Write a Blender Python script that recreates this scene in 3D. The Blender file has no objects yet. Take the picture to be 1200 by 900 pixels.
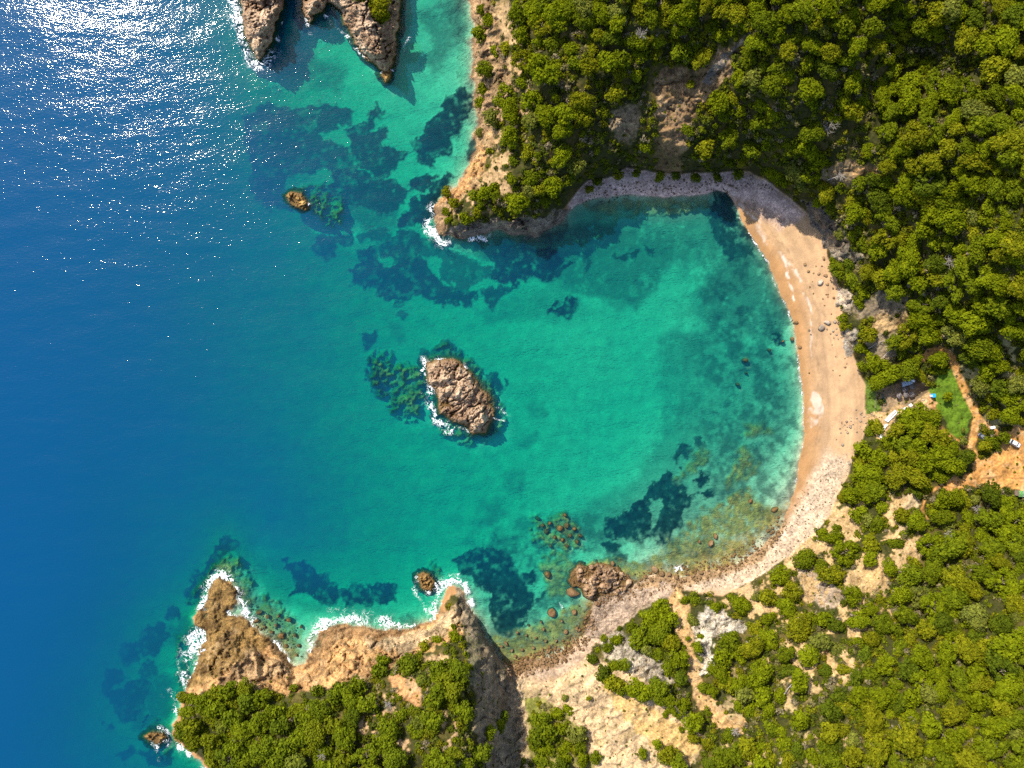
import bpy, bmesh, math, random
import numpy as np
from mathutils import Vector, Matrix

random.seed(7); RNG = np.random.default_rng(11)
scene = bpy.context.scene
C = scene.collection

# ------------------------------------------------------------------ camera, sky, sun, exposure
CAM_H = 275.0          # flying height above the sea, metres
S = 0.34               # metres per photo pixel at sea level
cam_d = bpy.data.cameras.new('camera'); cam = bpy.data.objects.new('camera', cam_d); C.objects.link(cam)
cam.location = (0, 0, CAM_H); cam.rotation_euler = (0, 0, 0)
cam_d.sensor_width = 36.0; cam_d.lens = 36.0 * CAM_H / (1200 * S)
cam_d.clip_start = 1.0; cam_d.clip_end = 20000.0
scene.camera = cam

SUN_EL = math.radians(45.0)
SUN_XY = Vector((-0.655, 0.756)).normalized()
sun_dir = Vector((SUN_XY.x * math.cos(SUN_EL), SUN_XY.y * math.cos(SUN_EL), math.sin(SUN_EL)))
world = bpy.data.worlds.new('World'); scene.world = world; world.use_nodes = True
wn = world.node_tree.nodes; wl = world.node_tree.links
sky = wn.new('ShaderNodeTexSky'); sky.sky_type = 'NISHITA'; sky.sun_disc = False
sky.dust_density = 1.2; sky.ozone_density = 0.5; sky.air_density = 0.9; sky.sun_elevation = SUN_EL; sky.sun_rotation = math.atan2(SUN_XY.x, SUN_XY.y) % (2 * math.pi)
wn['Background'].inputs['Strength'].default_value = 0.15
wl.new(sky.outputs[0], wn['Background'].inputs['Color'])
sun_d = bpy.data.lights.new('sun', 'SUN'); sun_d.energy = 4.2; sun_d.angle = math.radians(0.5)
sun_d.color = (1.0, 0.93, 0.80)
sun = bpy.data.objects.new('sun', sun_d); C.objects.link(sun)
sun.rotation_euler = sun_dir.to_track_quat('Z', 'Y').to_euler()
sun.location = (0, 0, 500)
scene.view_settings.view_transform = 'Standard'; scene.view_settings.look = 'None'
scene.view_settings.exposure = 0.88; scene.view_settings.gamma = 1.0
scene.view_settings.use_curve_mapping = False
scene.render.engine = 'CYCLES'
scene.cycles.use_denoising = False
scene.cycles.use_adaptive_sampling = False
scene.cycles.max_bounces = 5; scene.cycles.diffuse_bounces = 2; scene.cycles.glossy_bounces = 2
scene.cycles.transparent_max_bounces = 8
scene.cycles.sample_clamp_indirect = 4.0

# ------------------------------------------------------------------ numeric helpers
def lattice(ix, iy, seed):
    h = (ix.astype(np.int64) * 374761393 + iy.astype(np.int64) * 668265263 + seed * 1442695041) & 0xFFFFFFFF
    h = ((h ^ (h >> 13)) * 1274126177) & 0xFFFFFFFF
    h = (h ^ (h >> 16)) & 0xFFFFFFFF
    return h / 4294967295.0
def vnoise(x, y, seed=0):
    x0 = np.floor(x); y0 = np.floor(y)
    fx = x - x0; fy = y - y0
    fx = fx * fx * fx * (fx * (fx * 6 - 15) + 10); fy = fy * fy * fy * (fy * (fy * 6 - 15) + 10)
    a = lattice(x0, y0, seed); b = lattice(x0 + 1, y0, seed)
    c = lattice(x0, y0 + 1, seed); d = lattice(x0 + 1, y0 + 1, seed)
    return (a * (1 - fx) + b * fx) * (1 - fy) + (c * (1 - fx) + d * fx) * fy
def fbm(x, y, wl0, octv=4, seed=0, gain=0.5):
    s = np.zeros_like(x); a = 1.0; t = 0.0; f = 1.0 / wl0
    for o in range(octv):
        ca, sa = math.cos(0.6 * o + 0.3), math.sin(0.6 * o + 0.3)
        s += a * (vnoise((x * ca - y * sa) * f, (x * sa + y * ca) * f, seed + 17 * o) * 2 - 1); t += a
        a *= gain; f *= 2.03
    return s / t * 1.6
def ridged(x, y, wl0, octv=4, seed=0):
    s = np.zeros_like(x); a = 1.0; t = 0.0; f = 1.0 / wl0
    for o in range(octv):
        ca, sa = math.cos(0.7 * o + 0.5), math.sin(0.7 * o + 0.5)
        n = vnoise((x * ca - y * sa) * f, (x * sa + y * ca) * f, seed + 31 * o) * 2 - 1
        s += a * (1 - np.abs(n) * 2); t += a; a *= 0.5; f *= 2.1
    return s / t
def sstep(a, b, x):
    t = np.clip((x - a) / (b - a), 0, 1); return t * t * (3 - 2 * t)
def sdf(poly, X, Y):
    """signed distance in photo pixels, positive inside"""
    P = np.asarray(poly, float); n = len(P)
    d2 = np.full(X.shape, 1e18); inside = np.zeros(X.shape, bool)
    for i in range(n):
        ax, ay = P[i]; bx, by = P[(i + 1) % n]
        ex, ey = bx - ax, by - ay; L = ex * ex + ey * ey + 1e-9
        t = np.clip(((X - ax) * ex + (Y - ay) * ey) / L, 0, 1)
        dx = X - ax - t * ex; dy = Y - ay - t * ey
        np.minimum(d2, dx * dx + dy * dy, out=d2)
        if ay != by:
            inside ^= ((ay > Y) != (by > Y)) & (X < ex * (Y - ay) / ey + ax)
    d = np.sqrt(d2); return np.where(inside, d, -d)
def linedist(line, X, Y):
    d2 = np.full(X.shape, 1e18)
    for (ax, ay), (bx, by) in zip(line[:-1], line[1:]):
        ex, ey = bx - ax, by - ay; L = ex * ex + ey * ey + 1e-9
        t = np.clip(((X - ax) * ex + (Y - ay) * ey) / L, 0, 1)
        np.minimum(d2, (X - ax - t * ex) ** 2 + (Y - ay - t * ey) ** 2, out=d2)
    return np.sqrt(d2)
class TPS:
    def __init__(s, pts, lam=2.0):
        p = np.asarray(pts, float); s.c = p[:, :2] / 100.0; v = p[:, 2]; n = len(p)
        K = s.k(s.c[:, None, 0] - s.c[None, :, 0], s.c[:, None, 1] - s.c[None, :, 1]) + lam * 0.01 * np.eye(n)
        P = np.c_[np.ones(n), s.c]
        A = np.block([[K, P], [P.T, np.zeros((3, 3))]])
        s.w = np.linalg.solve(A, np.r_[v, 0, 0, 0])
    @staticmethod
    def k(dx, dy):
        r2 = dx * dx + dy * dy; return 0.5 * r2 * np.log(r2 + 1e-9)
    def __call__(s, X, Y):
        x = np.clip(X, -150, 1350) / 100.0; y = np.clip(Y, -130, 1030) / 100.0
        n = len(s.c); o = s.w[n] + s.w[n + 1] * x + s.w[n + 2] * y
        for i in range(n): o = o + s.w[i] * s.k(x - s.c[i, 0], y - s.c[i, 1])
        return o
def tile(ox, oy, s, pts): return [(ox + x / s, oy + y / s) for x, y in pts]
def unproj(px, py, z):
    f = S * (CAM_H - z) / CAM_H
    return (px - 600.0) * f, (450.0 - py) * f

# ------------------------------------------------------------------ outlines, surveyed in photo pixels
COAST = [(440,-6000),(470,-700),(490,-300),(520,-150),(538,-60),(547,0),(552,17),(555,43),(557,67),(552,90),(558,103),(555,117),
 (560,143),(556,167),(546,200),(533,217),(520,229),(508,244),(508,262),(514,277),(550,277),(570,274),(583,269),(600,273),(627,277),
 (645,268),(660,260),(668,247),(676,240),(690,234),(713,231),(733,228),(767,230),(800,230),(827,229),(840,223),(853,227),(863,243),
 (868,257),(883,281),(900,307),(915,343),(928,373),(933,400),(938,440),(942,477),(942,505),(937,540),(932,570),(925,592),(917,612),
 (908,628),(887,645),(867,659),(843,667),(820,670),(800,677),(780,674),(765,672),(752,681),(738,687),(724,690),(712,694),(700,700),(696,706),(690,727),(683,743),(667,760),(650,768),(633,770),(612,776),(597,780),(583,768),(567,743),(553,717),(545,695),
 (537,687),(526,691),(520,699),(513,714),(505,727),(490,733),(473,738),(458,737),(443,740),(427,734),(407,731),(390,733),(374,741),(367,750),(366,763),(360,776),(350,781),(343,779),
 (333,767),(320,753),(308,742),(300,734),(291,725),(280,722),(270,720),(269,714),(279,708),(277,695),(268,682),(257,677),(247,684),(241,700),(237,714),(226,722),(227,733),(241,741),(243,750),(235,757),(230,772),
 (217,803),(210,820),(206,845),(205,863),(213,875),(228,886),(243,900),(262,940),(255,1020),(230,1200),(150,1800),(0,7000),(7500,7000),(7500,-6000)]
UPLAND = [(460,-6000),(500,-300),(530,-150),(545,-60),(553,0),(557,43),(560,67),(557,90),(561,110),(559,130),(563,150),(559,170),(550,203),
 (537,219),(524,232),(512,246),(511,262),(517,273),(550,274),(583,266),(600,270),(627,273),(645,264),(658,254),(668,235),(687,214),(713,210),
 (733,198),(767,203),(800,204),(833,204),(877,201),(895,210),(913,222),(933,238),(950,252),(967,282),(970,303),(976,320),(984,338),(986,362),(988,388),
 (993,405),(1003,425),(1013,450),(1013,482),(1016,503),(1005,525),(998,540),(992,560),(980,582),(972,603),(955,623),(927,650),(905,664),(880,680),(862,690),(845,697),
 (823,695),(800,690),(783,686),(770,698),(750,713),(728,733),(705,746),(690,765),(672,785),(650,797),(625,798),(604,793),(590,778),
 (570,750),(556,724),(546,703),(538,695),(528,698),(522,706),(516,722),(505,735),(473,744),(443,747),(400,742),(378,750),(372,766),(362,784),(345,787),
 (330,775),(312,765),(297,752),(284,738),(266,728),(262,712),(260,690),(252,694),(248,708),(240,722),(246,738),(250,752),(240,764),(236,778),(221,803),(214,822),(210,845),(209,863),(217,874),(232,886),(247,900),
 (266,940),(258,1020),(235,1200),(160,1800),(10,7000),(7600,7000),(7600,-6000)]
HEIGHT = TPS([(560,60,8),(575,120,9),(565,180,9),(540,240,6),(590,90,17),(620,60,26),(660,100,30),(640,170,24),(600,220,15),(650,230,14),(700,180,25),(720,130,26),
 (700,60,36),(760,40,40),(740,110,30),(760,170,24),(790,100,28),(820,60,36),(800,160,26),(840,120,30),(880,140,32),(850,180,23),(880,60,42),(920,110,40),(930,190,26),(910,170,31),
 (960,150,33),(960,230,20),(1000,60,48),(1000,200,26),(1060,100,34),(1090,70,36),(1100,20,46),(1050,30,42),(1130,60,46),(1190,60,54),(1060,170,38),(1150,150,48),(1000,270,16),(1010,330,11),(1060,260,26),
 (1100,330,24),(1150,250,40),(1190,330,40),(1050,380,9),(1030,420,6),(1020,480,3.5),(1060,460,5),(1090,470,6),(1100,420,9),(1150,400,20),(1190,430,19),(1130,500,7),(1170,530,8),(1130,560,7.5),(1200,560,8.5),
 (1060,530,8),(1020,540,6),(1080,590,9),(1000,600,6),(1050,620,12),(1150,620,12),(960,660,9),(1000,680,15),(1100,680,19),(1190,680,24),(900,700,10),(860,720,12),(830,730,13),(800,740,9),(850,770,16),(900,760,18),
 (820,800,12),(850,850,15),(780,780,12),(740,760,8),(720,790,9),(760,830,11),(700,830,6),(650,820,4),(630,860,6),(620,800,2.5),(640,900,8),(700,900,9),(760,900,13),(900,850,24),(960,760,22),(1000,830,30),(1100,780,30),(1190,780,36),(1100,880,38),(1190,880,42),
 (610,850,3.5),(608,900,5),(598,810,3),(575,790,17),(583,850,17),(560,740,11),(545,715,9),(540,750,17),(550,790,27),(552,850,32),(560,900,33),(500,780,23),(500,850,31),(440,800,22),(440,880,30),(400,770,12),(380,820,22),(340,850,22),(300,810,13),(280,880,19),(240,830,10),(230,870,9),(330,780,6),(270,740,3.2),(255,700,2.2),
 (300,760,5),(230,780,6),(440,760,12),(490,750,13),(640,-100,35),(800,-100,50),(1000,-100,58),(1250,-50,62),(1300,300,52),(1300,560,12),(1300,800,46),(1000,1000,40),(700,1000,14),(600,1000,10),(400,1000,28)], 4.0)
UPL = TPS([(555,60,12),(560,180,9),(515,260,6),(600,270,8),(660,255,12),(700,205,16),(770,200,18),(850,200,18),(940,240,22),(975,310,14),(990,380,10),(1013,460,10),(1000,540,14),
 (950,630,22),(870,690,20),(790,690,16),(700,750,16),(640,800,14),(600,790,6),(560,740,4),(538,695,12),(480,740,12),(400,745,12),(340,785,10),(300,760,12),(240,720,10),(215,820,9),(230,890,8),(1200,900,40),(1200,0,40),(700,-100,20)], 4.0)
DEPTH = TPS([(0,450,33),(0,700,34),(0,200,30),(100,450,26),(200,450,19),(200,300,18),(280,380,14.5),(350,420,11.5),(350,520,11.5),(430,350,8.5),(450,480,7.5),(450,560,8),(560,400,5.6),(560,560,6.2),(650,420,4.6),(650,500,4.8),(750,400,4.2),(720,480,4.6),(780,450,4.2),(850,450,3.4),(900,460,3.0),(700,550,4.6),(620,620,4.4),(560,620,6),(500,640,7),(400,600,10.5),
 (300,640,13),(300,560,16),(150,600,20),(150,750,13),(100,850,15),(180,850,9),(0,0,30),(150,80,24),(230,150,18),(260,60,12),(300,140,10),(340,60,7),(400,140,6),(450,150,4.6),(430,110,4),(500,100,3.2),(520,40,3.0),(500,190,4.5),(400,240,7.5),(340,280,13),(450,290,7.5),(540,300,6.2),
 (600,320,6),(700,290,4.5),(760,280,3.8),(850,260,3.2),(840,330,3.4),(890,350,3.1),(880,560,1.8),(860,620,1.2),(800,560,2.4),(760,620,2.2),(700,640,3.2),(620,700,3.2),(600,750,2),(560,680,4),(450,700,5.5),(370,700,6),(320,720,3),(260,650,4),(240,650,13),(-100,-100,36),(-150,900,38),(200,1000,16),(400,-100,8),(450,40,3.2)], 3.0)
SHORE_L = TPS([(555,60,16),(540,210,18),(510,270,10),(600,275,14),(680,240,16),(780,230,16),(845,225,10),(870,265,8),(890,300,8),(920,360,8),(940,440,8),(940,520,9),(920,600,24),(860,660,40),(780,680,34),(700,690,30),(640,770,40),(590,775,24),(550,710,12),(520,700,12),(450,740,16),(380,740,16),(340,770,22),(280,700,14),(235,720,8),(210,840,10),(0,450,60),(600,450,40)], 3.0)

# seagrass meadows and reefs on the sea bed: (outline, strength)
GRASS = []
def gr(ox, oy, s, k, *pts): GRASS.append((tile(ox, oy, s, pts), k))
A = (280, 100, 4.2857)
gr(*A, .9, (40,150),(110,100),(220,130),(340,110),(480,100),(570,120),(550,180),(480,215),(400,250),(440,290),(540,310),(560,370),(500,420),(430,400),(380,440),(300,440),(230,470),(230,540),(250,600),(150,610),(80,540),(60,400),(40,280))
gr(*A, .95, (480,420),(560,420),(640,450),(700,480),(780,500),(850,530),(830,590),(740,640),(700,640),(600,600),(530,590),(480,540))
gr(*A, .95, (540,220),(600,200),(640,180),(690,90),(720,130),(670,190),(640,240),(740,220),(750,270),(700,310),(790,330),(830,350),(800,400),(740,440),(680,450),(600,380),(560,330),(560,290))
gr(*A, 1, (940,190),(1000,130),(1050,70),(1130,20),(1170,90),(1150,160),(1100,180),(1110,250),(1060,290),(1060,340),(1000,360),(960,410),(900,390),(890,320),(910,270))
gr(*A, 1, (850,470),(920,440),(980,460),(980,510),(920,530),(860,520))
gr(*A, 1, (990,490),(1060,450),(1060,500),(1000,570),(1000,620),(950,680),(880,690),(810,690),(820,640),(870,620),(860,570),(930,545))
gr(*A, .9, (395,780),(430,750),(470,770),(470,850),(430,865),(390,830))
gr(*A, .9, (480,760),(560,750),(560,800),(490,800))
gr(*A, .9, (610,830),(660,820),(680,880),(620,900))
gr(*A, .9, (720,800),(800,740),(900,760),(930,820),(900,850),(800,860),(720,840))
gr(*A, .9, (1130,320),(1180,260),(1200,280),(1180,360),(1140,370))
gr(*A, .8, (560,740),(640,730),(720,720),(760,740),(700,770),(600,780))
gr(*A, .6, (560,560),(700,640),(800,620),(780,700),(640,720),(540,700),(530,620))
Bt = (400, 260, 3.75)
gr(*Bt, .75, (170,110),(230,90),(330,70),(440,110),(600,170),(660,200),(660,240),(580,250),(560,300),(500,290),(430,250),(440,180),(340,140),(280,160),(180,130))
gr(*Bt, .95, (80,130),(130,120),(150,180),(210,190),(330,150),(420,230),(460,280),(540,310),(600,310),(560,370),(520,360),(430,360),(330,300),(280,340),(180,330),(170,280),(40,270),(50,210),(90,200))
gr(*Bt, 1, (680,130),(760,110),(920,110),(960,170),(1020,190),(960,220),(890,250),(820,240),(760,280),(700,270),(660,220))
gr(*Bt, .9, (610,310),(680,290),(760,280),(700,330),(660,375),(620,350))
gr(*Bt, 1, (915,360),(940,350),(940,385),(980,380),(990,340),(1020,335),(1020,380),(1000,430),(975,425),(950,400),(920,400))
gr(*Bt, .35, (600,400),(700,360),(820,310),(950,290),(1050,340),(1050,390),(980,440),(880,400),(760,430),(640,440))
gr(*Bt, .9, (80,500),(110,490),(145,490),(145,520),(115,540))
gr(*Bt, .7, (255,405),(280,405),(280,430),(258,430))
gr(*Bt, .5, (215,465),(255,465),(275,510),(240,510))
Ct = (110, 620, 3.2143)
gr(*Ct, .95, (470,40),(500,30),(530,60),(500,80),(450,140),(400,200),(350,275),(345,250),(400,170),(430,120))
gr(*Ct, .6, (530,70),(570,120),(600,180),(611,280),(590,260),(580,180),(545,110))
gr(*Ct, .9, (100,460),(120,425),(160,430),(180,470),(150,495),(110,490))
gr(*Ct, .9, (185,390),(240,350),(275,360),(270,420),(230,470),(190,460))
gr(*Ct, .9, (270,310),(300,285),(330,300),(320,335),(280,335))
gr(*Ct, .6, (280,380),(340,340),(380,380),(350,430),(300,420))
gr(*Ct, .9, (50,610),(110,600),(170,570),(210,580),(180,650),(150,720),(100,710),(75,660))
gr(*Ct, .9, (60,530),(95,530),(95,570),(50,610),(35,590))
gr(*Ct, .9, (30,720),(70,720),(75,750),(40,765))
gr(*Ct, .9, (90,860),(130,820),(150,840),(120,885))
gr(*Ct, .9, (170,840),(230,830),(300,850),(290,890),(200,885))
gr(*Ct, .8, (180,500),(230,500),(220,550),(185,550))
gr(*Ct, .6, (230,560),(310,560),(300,680),(220,760),(150,760),(180,680))
Dt = (100, 600, 3)
gr(*Dt, 1, (680,165),(710,160),(740,190),(770,175),(810,220),(890,270),(880,300),(830,310),(780,280),(720,300),(740,240))
gr(*Dt, 1, (910,270),(990,265),(1000,320),(930,320))
gr(*Dt, 1, (1000,260),(1090,250),(1090,310),(1060,330),(1020,300))
gr(*Dt, .35, (580,180),(680,160),(740,240),(720,300),(900,330),(1100,340),(1050,380),(800,340),(640,300))
Et = (560, 560, 4.5)
gr(*Et, 1, (0,380),(50,370),(150,410),(190,490),(220,530),(290,600),(300,650),(260,700),(240,770),(170,830),(100,800),(80,720),(60,620),(0,570),(-120,430),(-60,400))
gr(*Et, 1, (230,490),(290,470),(300,560),(250,550))
gr(*Et, 1, (640,360),(700,330),(750,360),(720,385),(660,385))
gr(*Et, .9, (320,600),(350,600),(345,640),(320,640))
gr(*Et, .3, (0,130),(100,100),(160,190),(60,250),(0,250))
gr(*Et, .35, (100,280),(200,300),(260,400),(180,440),(60,370))
Ft = (700, 480, 4.5)
gr(*Ft, 1, (35,635),(60,590),(130,560),(180,500),(240,480),(260,420),(310,370),(370,315),(410,340),(420,400),(460,440),(500,450),(490,500),(450,540),(430,620),(370,690),(330,680),(300,640),(320,560),(360,470),(330,460),(260,500),(300,560),(270,650),(210,690),(150,670),(60,675))
gr(*Ft, .95, (395,250),(430,200),(470,195),(450,250),(440,320),(400,300))
gr(*Ft, 1, (520,380),(560,345),(580,350),(550,400))
gr(*Ft, 1, (515,440),(580,410),(620,450),(560,450))
gr(*Ft, .9, (455,240),(490,220),(490,270),(460,275))
gr(*Ft, .9, (530,150),(560,165),(540,185),(525,175))
gr(*Ft, .7, (770,180),(840,170),(870,270),(820,230),(780,200))
gr(*Ft, 1, (15,740),(70,695),(115,715),(110,745),(30,745))
gr(*Ft, .9, (100,770),(150,770),(150,790),(100,790))
def gp(k, *pts): GRASS.append((list(pts), k))
gp(.95, (838,222),(857,228),(868,257),(882,285),(882,300),(855,302),(832,275))
gp(.62, (850,298),(880,290),(905,325),(925,372),(905,400),(870,385),(830,375),(820,345))
gp(.64, (545,286),(700,262),(790,272),(792,300),(772,330),(745,362),(715,352),(690,345),(650,330),(600,322))
gp(.95, (717,300),(735,297),(747,290),(749,296),(730,305),(718,306))
gp(.95, (757,290),(770,292),(766,298),(758,296))
gp(.9, (684,303),(690,302),(691,314),(686,314))
gp(.38, (770,400),(840,380),(920,420),(935,470),(900,540),(840,600),(700,640),(620,612),(690,594),(745,562),(780,500))
gp(.5, (700,262),(840,240),(850,300),(800,310),(760,300))
gp(1, (904,389),(913,388),(914,400),(907,402),(903,396))
gp(.5, (885,465),(915,450),(925,480),(900,500),(890,490))
gp(.95, (575,438),(583,437),(589,455),(584,459),(576,450))
gp(.9, (591,444),(597,445),(597,450),(592,450))
gp(.4, (618,475),(632,474),(640,484),(625,484))
gp(.5, (612,518),(626,510),(629,515),(616,522))
gp(.4, (590,555),(612,555),(612,575),(598,575))
gp(.85, (431,435),(437,425),(452,442),(452,468),(433,452))
gp(.75, (495,410),(525,400),(543,415),(540,425),(500,423))
gp(.6, (490,20),(540,-10),(545,30),(530,60),(510,85),(495,75),(505,50))
gp(.5, (300,40),(350,60),(400,80),(400,110),(340,90),(300,80))
REEF = []
def rf(k, top, pts): REEF.append((pts, k, top))
rf(.8, 1.6, tile(*Ft, [(410,350),(500,220),(560,170),(590,250),(530,330),(420,390)]))
rf(.85, 1.0, tile(*Ft, [(670,400),(720,300),(740,210),(790,170),(830,260),(840,330),(760,380),(690,420)]))
rf(.9, .7, tile(*Ft, [(680,450),(780,410),(860,480),(900,520),(870,600),(760,610),(740,540),(690,500)]))
rf(.85, .8, tile(*Ft, [(520,620),(600,560),(680,560),(760,620),(860,620),(900,650),(760,740),(600,800),(520,740)]))
rf(.9, .6, tile(*Ft, [(920,510),(990,500),(1000,540),(940,550)]))
rf(.8, 1.4, tile(*Ft, [(780,90),(880,70),(900,110),(830,150),(780,140)]))
rf(.8, 1.2, tile(*Et, [(270,220),(310,190),(400,220),(460,180),(520,230),(560,320),(520,370),(400,370),(300,330)]))
rf(.85, 1.8, tile(400, 350, 4, [(160,250),(220,245),(240,310),(330,300),(390,330),(400,450),(360,530),(290,572),(230,530),(200,470),(120,400),(130,340)]))
rf(.9, 1.5, tile(*Ct, [(440,150),(500,90),(550,110),(590,190),(600,330),(520,230),(450,170),(420,250),(380,330),(360,270)]))
rf(.8, 1.6, tile(*Dt, [(540,300),(640,300),(720,360),(760,440),(740,530),(660,450),(600,400)]))
rf(.8, 1.6, tile(*A, [(240,530),(420,500),(520,560),(530,700),(460,720),(380,660),(270,610)]))
rf(.8, 1.5, [(490,668),(515,660),(520,690),(500,697),(488,690)])
rf(.7, 2.5, [(165,850),(195,840),(212,865),(200,890),(172,880)])
rf(.6, 2.5, [(205,740),(225,735),(225,790),(212,815),(205,790)])
rf(.7, 1.2, [(630,655),(660,640),(680,665),(668,700),(640,700)])
rf(.85, .7, [(600,790),(572,742),(600,742),(650,724),(690,700),(700,655),(770,655),(800,620),(840,590),(890,590),(925,595),(860,665),(740,690),(690,745)])
rf(.7, 1.2, [(497,410),(520,402),(560,425),(590,480),(585,510),(550,520),(520,510),(500,470)])
rf(.98, .12, [(668,678),(680,663),(700,660),(722,663),(738,674),(740,690),(715,697),(700,704),(680,694)])
rf(.6, .8, [(680,238),(760,232),(830,232),(835,245),(780,248),(700,252)])

# ------------------------------------------------------------------ terrain grid (one sheet: land and sea bed)
def axis(lo, hi, step, far):
    core = np.arange(lo, hi + 0.1, step)
    m1 = np.arange(lo - 300, lo - 1, 6.0); m2 = np.arange(hi + 6, hi + 300, 6.0)
    return np.concatenate([[lo - far, lo - far / 2, lo - far / 5, lo - 600], m1, core, m2, [hi + 600, hi + far / 5, hi + far / 2, hi + far]])
GX = axis(-24, 1224, 1.25, 6000); GY = axis(-24, 924, 1.25, 6000)
NX, NY = len(GX), len(GY)
PX, PY = np.meshgrid(GX, GY)
wamp = np.where((PX > 640) & (PY > 195) & (PY < 740), 1.6, 4.2); wx = fbm(PX, PY, 15, 5, 1, .6) * wamp; wy = fbm(PX, PY, 15, 5, 2, .6) * wamp
X1, Y1 = PX + wx, PY + wy
d_coast = sdf(COAST, X1, Y1)
d_up = sdf(UPLAND, PX + wx, PY + wy)

rockn = ridged(PX, PY, 26, 5, 5); fine = fbm(PX, PY, 9, 4, 8); big = fbm(PX, PY, 60, 4, 9)
# land
beach_h = np.where(d_coast > 0, 0.028 * d_coast * S * 2.2 + 0.02, 0)
beach_h = np.minimum(beach_h, 3.0)
Hc = np.maximum(HEIGHT(PX, PY), 1.0); Lc = np.maximum(UPL(PX, PY), 3.0)
up = np.clip(d_up, 0, None)
rise = Hc * (1 - np.exp(-up / Lc))
ROCKY = np.zeros(PX.shape)       # bare rock outcrops / cliffs
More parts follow.
